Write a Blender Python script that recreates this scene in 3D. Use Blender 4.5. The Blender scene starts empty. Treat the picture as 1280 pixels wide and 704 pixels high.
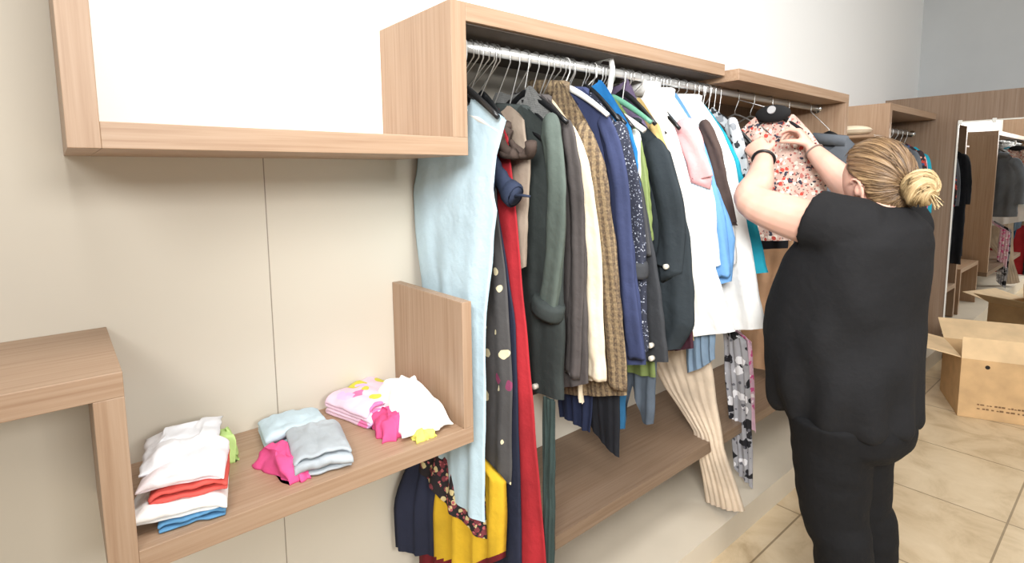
import bpy, bmesh, math, random
from mathutils import Vector, Matrix, noise
random.seed(7)
sc = bpy.context.scene
COL = sc.collection
R = math.radians
D = bpy.data

# ------------------------------------------------------------------ materials
def lin(c):
    return tuple((v/255/12.92 if v/255 <= .04045 else ((v/255+.055)/1.055)**2.4) for v in c) + (1,)

def base_mat(name, rough=.6):
    m = D.materials.new(name); m.use_nodes = True
    nt = m.node_tree; b = nt.nodes['Principled BSDF']
    b.inputs['Roughness'].default_value = rough
    return m, nt, b

def N(nt, t, **k):
    n = nt.nodes.new(t)
    for a, v in k.items():
        if a in n.inputs: n.inputs[a].default_value = v
        else: setattr(n, a, v)
    return n

def coords(nt, scale=(1, 1, 1), rot=(0, 0, 0), kind='Object'):
    tc = nt.nodes.new('ShaderNodeTexCoord'); mp = nt.nodes.new('ShaderNodeMapping')
    mp.inputs['Scale'].default_value = scale; mp.inputs['Rotation'].default_value = rot
    nt.links.new(tc.outputs[kind], mp.inputs['Vector'])
    return mp.outputs['Vector']

def ramp(nt, fac, stops, interp='LINEAR'):
    r = nt.nodes.new('ShaderNodeValToRGB'); r.color_ramp.interpolation = interp
    e = r.color_ramp.elements
    e[0].position, e[0].color = stops[0][0], lin(stops[0][1])
    e[1].position, e[1].color = stops[-1][0], lin(stops[-1][1])
    for p, c in stops[1:-1]:
        x = e.new(p); x.color = lin(c)
    nt.links.new(fac, r.inputs['Fac'])
    return r.outputs['Color']

def mixc(nt, fac, a, b, mode='MIX'):
    m = nt.nodes.new('ShaderNodeMix'); m.data_type = 'RGBA'; m.blend_type = mode
    for s, v in ((0, fac), (6, a), (7, b)):
        if hasattr(v, 'is_linked'): nt.links.new(v, m.inputs[s])
        elif s == 0: m.inputs[0].default_value = v
        else: m.inputs[s].default_value = lin(v)
    return m.outputs[2]

def bump(nt, b, height, strength=.2, dist=.01):
    n = nt.nodes.new('ShaderNodeBump'); n.inputs['Strength'].default_value = strength; n.inputs['Distance'].default_value = dist
    nt.links.new(height, n.inputs['Height']); nt.links.new(n.outputs['Normal'], b.inputs['Normal'])

def wood(name, axis, tone=1.0):
    m, nt, b = base_mat(name, .45)
    s = [110, 110, 110]; s[axis] = 2.6
    v = coords(nt, s)
    n1 = N(nt, 'ShaderNodeTexNoise', Scale=1.0, Detail=5.0, Roughness=.6); nt.links.new(v, n1.inputs['Vector'])
    s2 = [9, 9, 9]; s2[axis] = .6
    n2 = N(nt, 'ShaderNodeTexNoise', Scale=1.0, Detail=2.0); nt.links.new(coords(nt, s2), n2.inputs['Vector'])
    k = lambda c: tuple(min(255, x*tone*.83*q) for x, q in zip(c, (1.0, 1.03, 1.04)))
    c1 = ramp(nt, n1.outputs['Fac'], [(.3, k((186, 146, 116))), (.5, k((204, 166, 136))), (.7, k((214, 178, 150)))])
    c2 = ramp(nt, n2.outputs['Fac'], [(.3, (238, 232, 226)), (.7, (255, 255, 255))])
    nt.links.new(mixc(nt, .7, c1, c2, 'MULTIPLY'), b.inputs['Base Color'])
    bump(nt, b, n1.outputs['Fac'], .08, .002)
    return m

FAB = {}
def fabric(key, c, var=.10, rough=.85, weave=900):
    m, nt, b = base_mat('fabric_'+key, rough)
    n = N(nt, 'ShaderNodeTexNoise', Scale=7.0, Detail=4.0); nt.links.new(coords(nt), n.inputs['Vector'])
    lo = tuple(x*(1-var) for x in c); hi = tuple(min(255, x*(1+var*.6)) for x in c)
    nt.links.new(ramp(nt, n.outputs['Fac'], [(.3, lo), (.7, hi)]), b.inputs['Base Color'])
    n2 = N(nt, 'ShaderNodeTexNoise', Scale=float(weave), Detail=1.0); nt.links.new(coords(nt), n2.inputs['Vector'])
    n3 = N(nt, 'ShaderNodeTexNoise', Scale=28.0, Detail=3.0); nt.links.new(coords(nt), n3.inputs['Vector'])
    a = nt.nodes.new('ShaderNodeMath'); a.operation = 'MULTIPLY_ADD'; a.inputs[1].default_value = .12
    nt.links.new(n2.outputs['Fac'], a.inputs[0]); nt.links.new(n3.outputs['Fac'], a.inputs[2])
    bump(nt, b, a.outputs[0], .35, .012)
    b.inputs['Specular IOR Level'].default_value = .25
    try:
        b.inputs['Sheen Weight'].default_value = .0
    except Exception: pass
    FAB[key] = m
    return m

def spots(key, ground, layers, rough=.85, rand=1.0):
    """printed fabric: layers = [(scale, radius, colour, seed)] voronoi blotches over a ground colour"""
    m, nt, b = base_mat('fabric_'+key, rough)
    col = None
    n = N(nt, 'ShaderNodeTexNoise', Scale=14.0, Detail=2.0); nt.links.new(coords(nt), n.inputs['Vector'])
    cur = ramp(nt, n.outputs['Fac'], [(.3, tuple(x*.9 for x in ground)), (.7, ground)])
    for sc_, rad, c, seed in layers:
        tc = nt.nodes.new('ShaderNodeTexCoord'); mp = nt.nodes.new('ShaderNodeMapping')
        mp.inputs['Location'].default_value = (seed, seed*.37, seed*.71)
        nt.links.new(tc.outputs['Object'], mp.inputs['Vector'])
        wob = N(nt, 'ShaderNodeTexNoise', Scale=sc_*2.2, Detail=1.0); nt.links.new(mp.outputs['Vector'], wob.inputs['Vector'])
        ad = nt.nodes.new('ShaderNodeMix'); ad.data_type = 'VECTOR'; ad.inputs[0].default_value = .035 if sc_ < 30 else .01
        nt.links.new(mp.outputs['Vector'], ad.inputs[4]); nt.links.new(wob.outputs['Color'], ad.inputs[5])
        v = N(nt, 'ShaderNodeTexVoronoi', Scale=float(sc_)); v.inputs['Randomness'].default_value = rand
        nt.links.new(ad.outputs[1], v.inputs['Vector'])
        lt = nt.nodes.new('ShaderNodeMath'); lt.operation = 'LESS_THAN'; lt.inputs[1].default_value = rad
        nt.links.new(v.outputs['Distance'], lt.inputs[0])
        cur = mixc(nt, lt.outputs[0], cur, c)
    nt.links.new(cur, b.inputs['Base Color'])
    n3 = N(nt, 'ShaderNodeTexNoise', Scale=30.0, Detail=3.0); nt.links.new(coords(nt), n3.inputs['Vector'])
    bump(nt, b, n3.outputs['Fac'], .3, .01)
    FAB[key] = m
    return m

def wavemat(key, c1, c2, scale, axis='Z', rough=.8, c3=None, soft=.15):
    m, nt, b = base_mat('fabric_'+key, rough)
    v = coords(nt)
    w = N(nt, 'ShaderNodeTexWave', Scale=float(scale), Distortion=1.2, Detail=2.0); w.bands_direction = axis
    nt.links.new(v, w.inputs['Vector'])
    col = ramp(nt, w.outputs['Fac'], [(.5-soft, c1), (.5+soft, c2)])
    if c3:
        w2 = N(nt, 'ShaderNodeTexWave', Scale=float(scale)*.9, Distortion=1.5, Detail=2.0); w2.bands_direction = 'Y'
        nt.links.new(v, w2.inputs['Vector'])
        col = mixc(nt, .5, col, ramp(nt, w2.outputs['Fac'], [(.35, c1), (.65, c3)]))
        n = N(nt, 'ShaderNodeTexNoise', Scale=160.0, Detail=2.0); nt.links.new(v, n.inputs['Vector'])
        col = mixc(nt, .35, col, ramp(nt, n.outputs['Fac'], [(.35, c1), (.5, c2), (.65, c3)]))
    nt.links.new(col, b.inputs['Base Color'])
    n3 = N(nt, 'ShaderNodeTexNoise', Scale=60.0, Detail=3.0); nt.links.new(v, n3.inputs['Vector'])
    bump(nt, b, n3.outputs['Fac'], .3, .01)
    FAB[key] = m
    return m

def plain(name, c, rough=.5, metal=0.0, var=0.0, scale=5):
    m, nt, b = base_mat(name, rough)
    b.inputs['Metallic'].default_value = metal
    if var:
        n = N(nt, 'ShaderNodeTexNoise', Scale=float(scale), Detail=4.0); nt.links.new(coords(nt), n.inputs['Vector'])
        nt.links.new(ramp(nt, n.outputs['Fac'], [(.3, tuple(x*(1-var) for x in c)), (.7, tuple(min(255, x*(1+var)) for x in c))]), b.inputs['Base Color'])
    else:
        b.inputs['Base Color'].default_value = lin(c)
    return m

WX, WY, WZ = wood('oak_along_x', 0), wood('oak_along_y', 1), wood('oak_along_z', 2)
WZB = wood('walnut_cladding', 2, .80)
WZD = wood('oak_recess_shaded', 2, .60)  # oak toned down: shade inside second bay and niche put into the colour
WXD = wood('oak_shelf_shaded', 0, .74)  # base shelf wood: its redder brown plus shade from the clothes, in one tone
for k_, c_ in dict(lightblue=(190, 214, 226), navyblack=(40, 44, 62), yellow=(212, 172, 44), darkred=(110, 30, 36), denimdark=(44, 52, 72), red=(168, 42, 50),
        taupe=(146, 132, 118), satin=(74, 62, 56), darkgreen=(56, 62, 61), darkgreen2=(52, 66, 64), midgreen=(94, 105, 99), greybrown=(84, 79, 78), cream=(240, 226, 200),
        black=(34, 36, 42), blacktee=(23, 23, 25), leggings=(17, 17, 19), navy2=(38, 46, 72), teal=(40, 92, 130), navyblue=(60, 68, 102), charcoal=(62, 64, 68), charcoal2=(78, 78, 80),
        brightblue=(40, 120, 186), olive=(124, 140, 84), greyjeans=(88, 98, 110), purple=(116, 102, 130), denimteal=(48, 55, 60), tan=(196, 170, 112),
        burgundy=(70, 38, 50), white=(246, 246, 244), pink=(232, 176, 178), skyblue=(116, 168, 222), bluegrey=(124, 146, 168), darkbrown=(82, 68, 64),
        turquoise=(40, 160, 184), beige=(218, 200, 178), greycoat=(104, 110, 118), tansuede=(206, 166, 132), whitegrey=(232, 234, 238), coral=(214, 92, 84),
        hotpink=(226, 88, 144), magenta=(220, 84, 136), midblue=(92, 144, 184), marl=(176, 184, 190), paleblue=(196, 216, 226), limegreen=(190, 220, 140), lemon=(226, 222, 110), palepink=(244, 234, 238)).items():
    fabric(k_, c_, .04 if k_ in ('lightblue', 'white', 'skyblue') else .10)
wavemat('tweed', (76, 63, 52), (120, 100, 76), 16, 'Z', c3=(168, 148, 114), soft=.3)
wavemat('bluestripe', (198, 222, 240), (236, 244, 250), 30, 'Y')
wavemat('olivewhite', (130, 146, 90), (240, 244, 236), 3.2, 'Y', soft=.03)
wavemat('greyknit', (96, 98, 98), (138, 138, 136), 60, 'Z', c3=(120, 120, 118), soft=.4)
spots('sequin', (46, 50, 66), [(120, .22, (206, 212, 226), 1.3), (80, .16, (150, 158, 182), 4.1)])
spots('blackfloral', (34, 28, 32), [(42, .40, (120, 52, 60), 1.2), (36, .30, (206, 190, 140), 2.7), (50, .24, (178, 92, 96), 5.2)])
spots('greyfloral', (78, 76, 76), [(13, .20, (226, 214, 176), 3.15), (11, .17, (136, 58, 92), 1.4)])
spots('bwpattern', (204, 208, 212), [(26, .34, (44, 46, 50), 2.2), (18, .26, (140, 144, 150), 5.4)])
spots('bwfloral', (168, 168, 174), [(17, .40, (28, 28, 34), 1.1), (14, .30, (230, 230, 234), 3.7), (30, .22, (96, 96, 104), 6.1)])
spots('pinkpattern', (228, 190, 206), [(26, .34, (214, 96, 150), 1.7), (30, .28, (250, 238, 240), 4.4)])
spots('blousefloral', (222, 192, 178), [(64, .34, (190, 118, 108), 7.7), (38, .33, (238, 228, 216), 1.9), (30, .25, (196, 74, 62), 3.3), (27, .23, (54, 56, 72), 5.8), (60, .20, (40, 40, 52), 8.1)])
spots('childprint', (246, 214, 232), [(11, .36, (208, 204, 74), 2.3), (12, .30, (226, 120, 170), 6.6), (14, .26, (222, 190, 236), 4.9)])
spots('redfloral', (52, 40, 46), [(24, .36, (190, 70, 60), 2.3), (20, .28, (226, 170, 150), 6.6), (30, .26, (60, 84, 130), 4.9)])
PLASTIC_BLACK = plain('black_plastic', (22, 23, 25), .35)
PLASTIC_WHITE = plain('white_plastic', (236, 236, 232), .35)
CHROME = plain('chrome', (214, 216, 218), .22, 1.0)
WIRE = plain('hook_wire', (190, 190, 188), .3, .9)
HWOOD = plain('hanger_wood', (202, 164, 122), .45, 0, .12, 30)
HGREEN = plain('green_plastic', (96, 150, 126), .35)
BUTTON = plain('button_pearl', (206, 200, 188), .3)
VELVET = plain('velvet_black', (20, 20, 22), .9)

# ------------------------------------------------------------------ mesh helpers
def link(o, parent=None):
    COL.objects.link(o)
    if parent is not None: o.parent = parent
    return o

def mesh(name, verts, faces, mat, parent=None, loc=(0, 0, 0), smooth=True, fix=True):
    me = D.meshes.new(name); me.from_pydata([tuple(v) for v in verts], [], faces); me.update()
    if fix:
        bm = bmesh.new(); bm.from_mesh(me); bmesh.ops.recalc_face_normals(bm, faces=bm.faces); bm.to_mesh(me); bm.free()
    for p in me.polygons: p.use_smooth = smooth
    if mat: me.materials.append(mat)
    o = D.objects.new(name, me); o.location = loc
    return link(o, parent)

def tag(o, label=None, cat=None, group=None, kind=None):
    if label: o['label'] = label
    if cat: o['category'] = cat
    if group: o['group'] = group
    if kind: o['kind'] = kind
    return o

def empty(name, loc, label=None, cat=None, group=None):
    o = D.objects.new(name, None); o.location = loc; o.empty_display_size = .05
    link(o); return tag(o, label, cat, group)

class MB:
    def __init__(s): s.v = []; s.f = []
    def add(s, v, f):
        n = len(s.v); s.v += [Vector(q) for q in v]; s.f += [tuple(i+n for i in t) for t in f]; return s
    def box(s, a, b):
        x0, y0, z0 = (min(a[i], b[i]) for i in range(3)); x1, y1, z1 = (max(a[i], b[i]) for i in range(3))
        return s.add([(x0,y0,z0),(x1,y0,z0),(x1,y1,z0),(x0,y1,z0),(x0,y0,z1),(x1,y0,z1),(x1,y1,z1),(x0,y1,z1)],
                     [(0,3,2,1),(4,5,6,7),(0,1,5,4),(1,2,6,5),(2,3,7,6),(3,0,4,7)])
    def tube(s, pts, rad, seg=8, cap=True, up=None):
        pts = [Vector(p) for p in pts]
        if not isinstance(rad, (list, tuple)): rad = [rad]*len(pts)
        v = []; f = []; ref = None
        for i, p in enumerate(pts):
            t = (pts[min(i+1, len(pts)-1)] - pts[max(i-1, 0)])
            if t.length < 1e-9: t = Vector((0,0,1))
            t.normalize()
            if ref is None:
                ref = Vector(up) if up else (Vector((0,0,1)) if abs(t.z) < .9 else Vector((0,1,0)))
            u = ref - t*ref.dot(t)
            if u.length < 1e-6: u = t.orthogonal()
            u.normalize(); w = t.cross(u); ref = u
            r = rad[i]; ru, rw = (r if isinstance(r, (list, tuple)) else (r, r))
            for k in range(seg):
                a = 2*math.pi*k/seg
                v.append(p + u*ru*math.cos(a) + w*rw*math.sin(a))
        for i in range(len(pts)-1):
            for k in range(seg):
                f.append((i*seg+k, i*seg+(k+1)%seg, (i+1)*seg+(k+1)%seg, (i+1)*seg+k))
        if cap:
            f.append(tuple(range(seg))[::-1]); n = (len(pts)-1)*seg; f.append(tuple(range(n, n+seg)))
        return s.add(v, f)
    def rings(s, rings, cap=True):
        seg = len(rings[0]); v = [q for r in rings for q in r]; f = []
        for i in range(len(rings)-1):
            for k in range(seg):
                f.append((i*seg+k, i*seg+(k+1)%seg, (i+1)*seg+(k+1)%seg, (i+1)*seg+k))
        if cap:
            f.append(tuple(range(seg))[::-1]); n = (len(rings)-1)*seg; f.append(tuple(range(n, n+seg)))
        return s.add(v, f)
    def ball(s, c, r, nu=14, nv=10, M=None):
        c = Vector(c); r = r if isinstance(r, (list, tuple)) else (r, r, r)
        v = []; f = []
        for j in range(nv+1):
            t = math.pi*j/nv
            for i in range(nu):
                a = 2*math.pi*i/nu
                q = Vector((r[0]*math.sin(t)*math.cos(a), r[1]*math.sin(t)*math.sin(a), r[2]*math.cos(t)))
                v.append(c + (M @ q if M else q))
        for j in range(nv):
            for i in range(nu):
                f.append((j*nu+i, j*nu+(i+1)%nu, (j+1)*nu+(i+1)%nu, (j+1)*nu+i))
        return s.add(v, f)
    def build(s, name, mat, parent=None, loc=(0,0,0), smooth=False, bevel=0):
        l = Vector(loc)
        o = mesh(name, [q-l for q in s.v], s.f, mat, parent, loc if parent is None else (0,0,0), smooth)
        if parent is not None: o.location = l - parent.matrix_basis.translation
        if bevel:
            m = o.modifiers.new('b', 'BEVEL'); m.width = bevel; m.segments = 2; m.limit_method = 'ANGLE'
        return o

def P(o):
    return o.matrix_basis.translation

def board(name, a, b, mat, parent, bevel=.0012):
    return MB().box(a, b).build(name, mat, parent, loc=P(parent), bevel=bevel)

def interp(tab, t):
    if t <= tab[0][0]: return tab[0][1]
    for (a, x), (b, y) in zip(tab, tab[1:]):
        if t <= b: return x + (y-x)*(t-a)/max(1e-9, b-a)
    return tab[-1][1]

def sstep(t): t = max(0, min(1, t)); return t*t*(3-2*t)

def smooth_path(pts, n=5):
    out = []
    for i in range(len(pts)-1):
        p0 = pts[max(i-1, 0)]; p1 = pts[i]; p2 = pts[i+1]; p3 = pts[min(i+2, len(pts)-1)]
        for k in range(n):
            t = k/n
            out.append(.5*((2*p1) + (p2-p0)*t + (2*p0-5*p1+4*p2-p3)*t*t + (3*p1-p0-3*p2+p3)*t**3))
    out.append(pts[-1]); return out

# ------------------------------------------------------------------ the room
def wallmat(name, c, seams=(), ztop=None, ctop=None):
    m, nt, b = base_mat(name, .55)
    n = N(nt, 'ShaderNodeTexNoise', Scale=1.3, Detail=3.0); nt.links.new(coords(nt), n.inputs['Vector'])
    col = ramp(nt, n.outputs['Fac'], [(.3, tuple(x*.97 for x in c)), (.7, c)])
    tc = nt.nodes.new('ShaderNodeTexCoord'); sp = nt.nodes.new('ShaderNodeSeparateXYZ'); nt.links.new(tc.outputs['Object'], sp.inputs[0])
    if ztop:
        g = nt.nodes.new('ShaderNodeMath'); g.operation = 'GREATER_THAN'; g.inputs[1].default_value = ztop
        nt.links.new(sp.outputs['Z'], g.inputs[0]); col = mixc(nt, g.outputs[0], col, ctop)
    for x in seams:
        a = nt.nodes.new('ShaderNodeMath'); a.operation = 'COMPARE'; a.inputs[1].default_value = x; a.inputs[2].default_value = .0014
        nt.links.new(sp.outputs['X'], a.inputs[0]); col = mixc(nt, a.outputs[0], col, (150, 140, 126))
    nt.links.new(col, b.inputs['Base Color'])
    return m

def struct(o, label=None):
    o['kind'] = 'structure'
    if label: o['label'] = label
    return o

WALL = wallmat('cream_panel_wall', (216, 209, 194), (.4203, -.80), 1.97, (240, 242, 242))
struct(MB().box((-2.6, 0, 0), (6.25, .12, 3.7)).build('wall_left', WALL), 'cream panelled wall with thin vertical seams behind the shelves')
UP = plain('upper_plaster', (186, 190, 192), .7, 0, .02, 2)
struct(MB().box((6.25, .12, 2.0), (6.37, -5.2, 3.7)).build('wall_far', UP), 'pale grey upper wall above the wood cladding')
struct(MB().box((5.34, .0, .04), (6.25, -5.2, 2.085)).build('wall_back', WZB), 'brown wood clad wall carrying the mirror')
struct(MB().box((5.36, .0, 0), (6.2, -5.2, .04)).build('shadow_gap_back', plain('shadow_base', (24, 22, 21), .7)), 'dark strip as the shadow gap under the wood cladding')  # shade in the gap below the cladding, built as a dark strip
fm, nt, b = base_mat('stone_tiles', .38)
v = coords(nt)
br = N(nt, 'ShaderNodeTexBrick', Scale=1.0); br.offset = 0.0
br.inputs['Brick Width'].default_value = .6; br.inputs['Row Height'].default_value = .6; br.inputs['Mortar Size'].default_value = .004
br.inputs['Color1'].default_value = lin((214, 200, 176)); br.inputs['Color2'].default_value = lin((206, 190, 164)); br.inputs['Mortar'].default_value = lin((150, 136, 114))
nt.links.new(v, br.inputs['Vector'])
n1 = N(nt, 'ShaderNodeTexNoise', Scale=4.5, Detail=7.0, Roughness=.65, Distortion=.6); nt.links.new(v, n1.inputs['Vector'])
c1 = ramp(nt, n1.outputs['Fac'], [(.3, (190, 172, 140)), (.5, (236, 226, 208)), (.72, (255, 250, 240))])
nt.links.new(mixc(nt, .75, br.outputs['Color'], c1, 'MULTIPLY'), b.inputs['Base Color'])
fl = MB().box((-2.6, .12, -.1), (6.4, -5.2, 0)).build('floor', fm); struct(fl, 'beige stone tile floor')
struct(MB().box((-2.6, .12, 3.7), (6.4, -5.2, 3.8)).build('ceiling', plain('ceiling_white', (240, 240, 238), .8)), 'white ceiling')
struct(MB().box((-2.6, 0, 0), (5.34, -.497, .115)).build('trim_1', plain('plinth_beige', (206, 196, 178), .5, 0, .03, 3)), 'low smooth beige plinth along the wall under the rack')

# ------------------------------------------------------------------ the oak ribbon furniture
t_ = .0445
XA, XB, ZB, ZT, PF = .0206, .8049, 1.5514, 1.9242, -.3764
wf = empty('wall_frame', (XA, 0, ZB), 'upper oak display frame stepping up into the first canopy over the rail', 'shelving')
board('left_panel', (XA, -.001, ZB), (XA+t_, PF, 2.75), WZ, wf)
board('bottom_board', (XA+t_, -.001, ZB), (XB, PF, ZB+t_), WX, wf)
board('side_panel', (XB-t_, -.001, ZB+t_), (XB, PF, ZT), WZ, wf)
board('top_board', (XB, -.001, ZT-t_), (2.0477, PF, ZT), WX, wf)
tag(board('back_panel', (XA+t_, -.001, ZB+t_), (XB-t_, -.006, 2.75), wallmat('lamplit_white', (250, 248, 240), (.0,)), wf, 0), 'back panel whitened for lamplight')  # added panel: lamp-lit brightness of the wall put into its white colour
shade_sheet = board('underside_shade', (XB, -.001, ZT-t_-.004), (2.0477, PF+.012, ZT-t_), plain('shade_brown', (92, 84, 78), .7), wf, 0)  # thin dark sheet: shade under the canopy put into colour
tag(shade_sheet, 'dark sheet as shade under the top board')

ZL, ZS, PL = 1.1712, .8373, -.3755
ds = empty('display_shelf', (.0656, 0, ZS), 'lower oak stepped shelf holding three piles of folded clothes', 'shelving')
board('top_board', (-1.6, -.001, ZL-t_), (.0656, PL, ZL), WX, ds)
board('upright', (.0656-t_, -.001, ZS-t_), (.0656, PL, ZL-t_), WZ, ds)
board('shelf_board', (.0656, -.001, ZS-t_), (.8056, PL, ZS), WX, ds)
board('divider_panel', (.8056-.030, -.001, ZS), (.8056, PL, 1.1764), WZ, ds)

PS, ZTS, ZR, XE = -.4258, 1.9039, .4277, 3.2343
rk = empty('rack_frame', (3.0, 0, ZR), 'second oak frame with canopy, end panel and low base shelf under the clothes', 'shelving')
board('canopy_board', (2.0641, -.001, ZTS-t_), (XE, PS, ZTS), WX, rk)
board('end_panel', (XE-t_, -.001, ZR), (XE, PS, ZTS-t_), WZ, rk)
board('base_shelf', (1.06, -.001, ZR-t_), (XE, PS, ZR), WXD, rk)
tag(board('back_panel', (2.2, -.001, 1.25), (XE-t_, -.012, ZTS-t_), WZD, rk, 0), 'wood back panel darkened for shade')

nb = empty('wardrobe_niche', (4.2, 0, 0), 'dark wooden wardrobe niche standing between the rack and the mirror wall', 'shelving')
board('side_panel', (4.2, -.001, .12), (4.2445, -.35, 1.945), WZ, nb)
board('canopy_board', (4.2445, -.001, 1.90), (5.335, -.35, 1.945), WX, nb)
board('base_shelf', (4.2445, -.001, .40), (5.335, -.35, .4445), WX, nb)
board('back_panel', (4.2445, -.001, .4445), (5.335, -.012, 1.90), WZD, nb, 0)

RY, RZ = -.29, 1.842
RAILM = plain('rail_satin', (226, 227, 226), .25, .55)
def rail(name, x0, x1, y, z, label, r=.013):
    o = empty(name, (x0, y, z), label, 'rail')
    b_ = MB(); b_.tube([(x0, y, z), (x1, y, z)], [(r*1.15, r*.75)]*2, 14, up=(0,0,1)); b_.build('bar', RAILM, o, loc=P(o), smooth=True)
    for x in (x0+.006, x1-.006):
        c = MB(); c.tube([(x-.006, y, z), (x+.006, y, z)], r*1.9, 16); c.build('end_bracket', CHROME, o, loc=P(o), smooth=True)
    return o
rail('clothes_rail', XB+.001, XE-t_-.001, RY, RZ, 'long chrome clothes rail under the oak canopies')
rail('niche_rail', 4.246, 5.333, -.2, 1.80, 'short rail inside the dark wardrobe niche')

# ------------------------------------------------------------------ hangers and garments
def hook_pts(neck, ry=RY, rz=RZ, x=0):
    n = Vector(neck); pts = [n, n + Vector((0, 0, .012))]
    top = Vector((n.x, ry, rz)); rr = .019
    pts.append(top + Vector((0, -rr*.9, -rr*1.4 if top.z-n.z > .05 else -rr)))
    for k in range(0, 9):
        a = R(200 - k*27); pts.append(top + Vector((0, rr*math.cos(a), rr*math.sin(a))))
    return pts

def hanger(x, hy, zn, half, drop, kind, label, group=None, ry=RY, rz=RZ, name=None, slope=0.0):
    cat = 'hanger'
    nm = {'black': 'plastic_hanger', 'white': 'plastic_hanger', 'wood': 'wooden_hanger', 'velvet': 'velvet_hanger', 'green': 'plastic_hanger', 'wire': 'wire_hanger'}[kind]
    o = empty(nm, (x, hy, zn), label, cat, group)
    mt = {'black': PLASTIC_BLACK, 'white': PLASTIC_WHITE, 'wood': HWOOD, 'velvet': VELVET, 'green': HGREEN, 'wire': WIRE}[kind]
    h = MB(); h.tube(hook_pts((x, hy, zn), ry, rz), .0022, 6); h.build('hook', WIRE if kind not in ('white', 'green') else mt, o, loc=P(o), smooth=True)
    pts = []; rad = []
    for k in range(-8, 9):
        u = k/8
        pts.append((x+slope*u*half, hy+u*half, zn - drop*abs(u)**1.25 - .004)); w = .006 if kind != 'wire' else .0022
        rad.append((w*(1.9-.7*abs(u)), w))
    s = MB(); s.tube(pts, rad, 8, up=(0, 0, 1)); s.build('shoulder_bar', mt, o, loc=P(o), smooth=True)
    return o

def tri(me): return me

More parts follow.
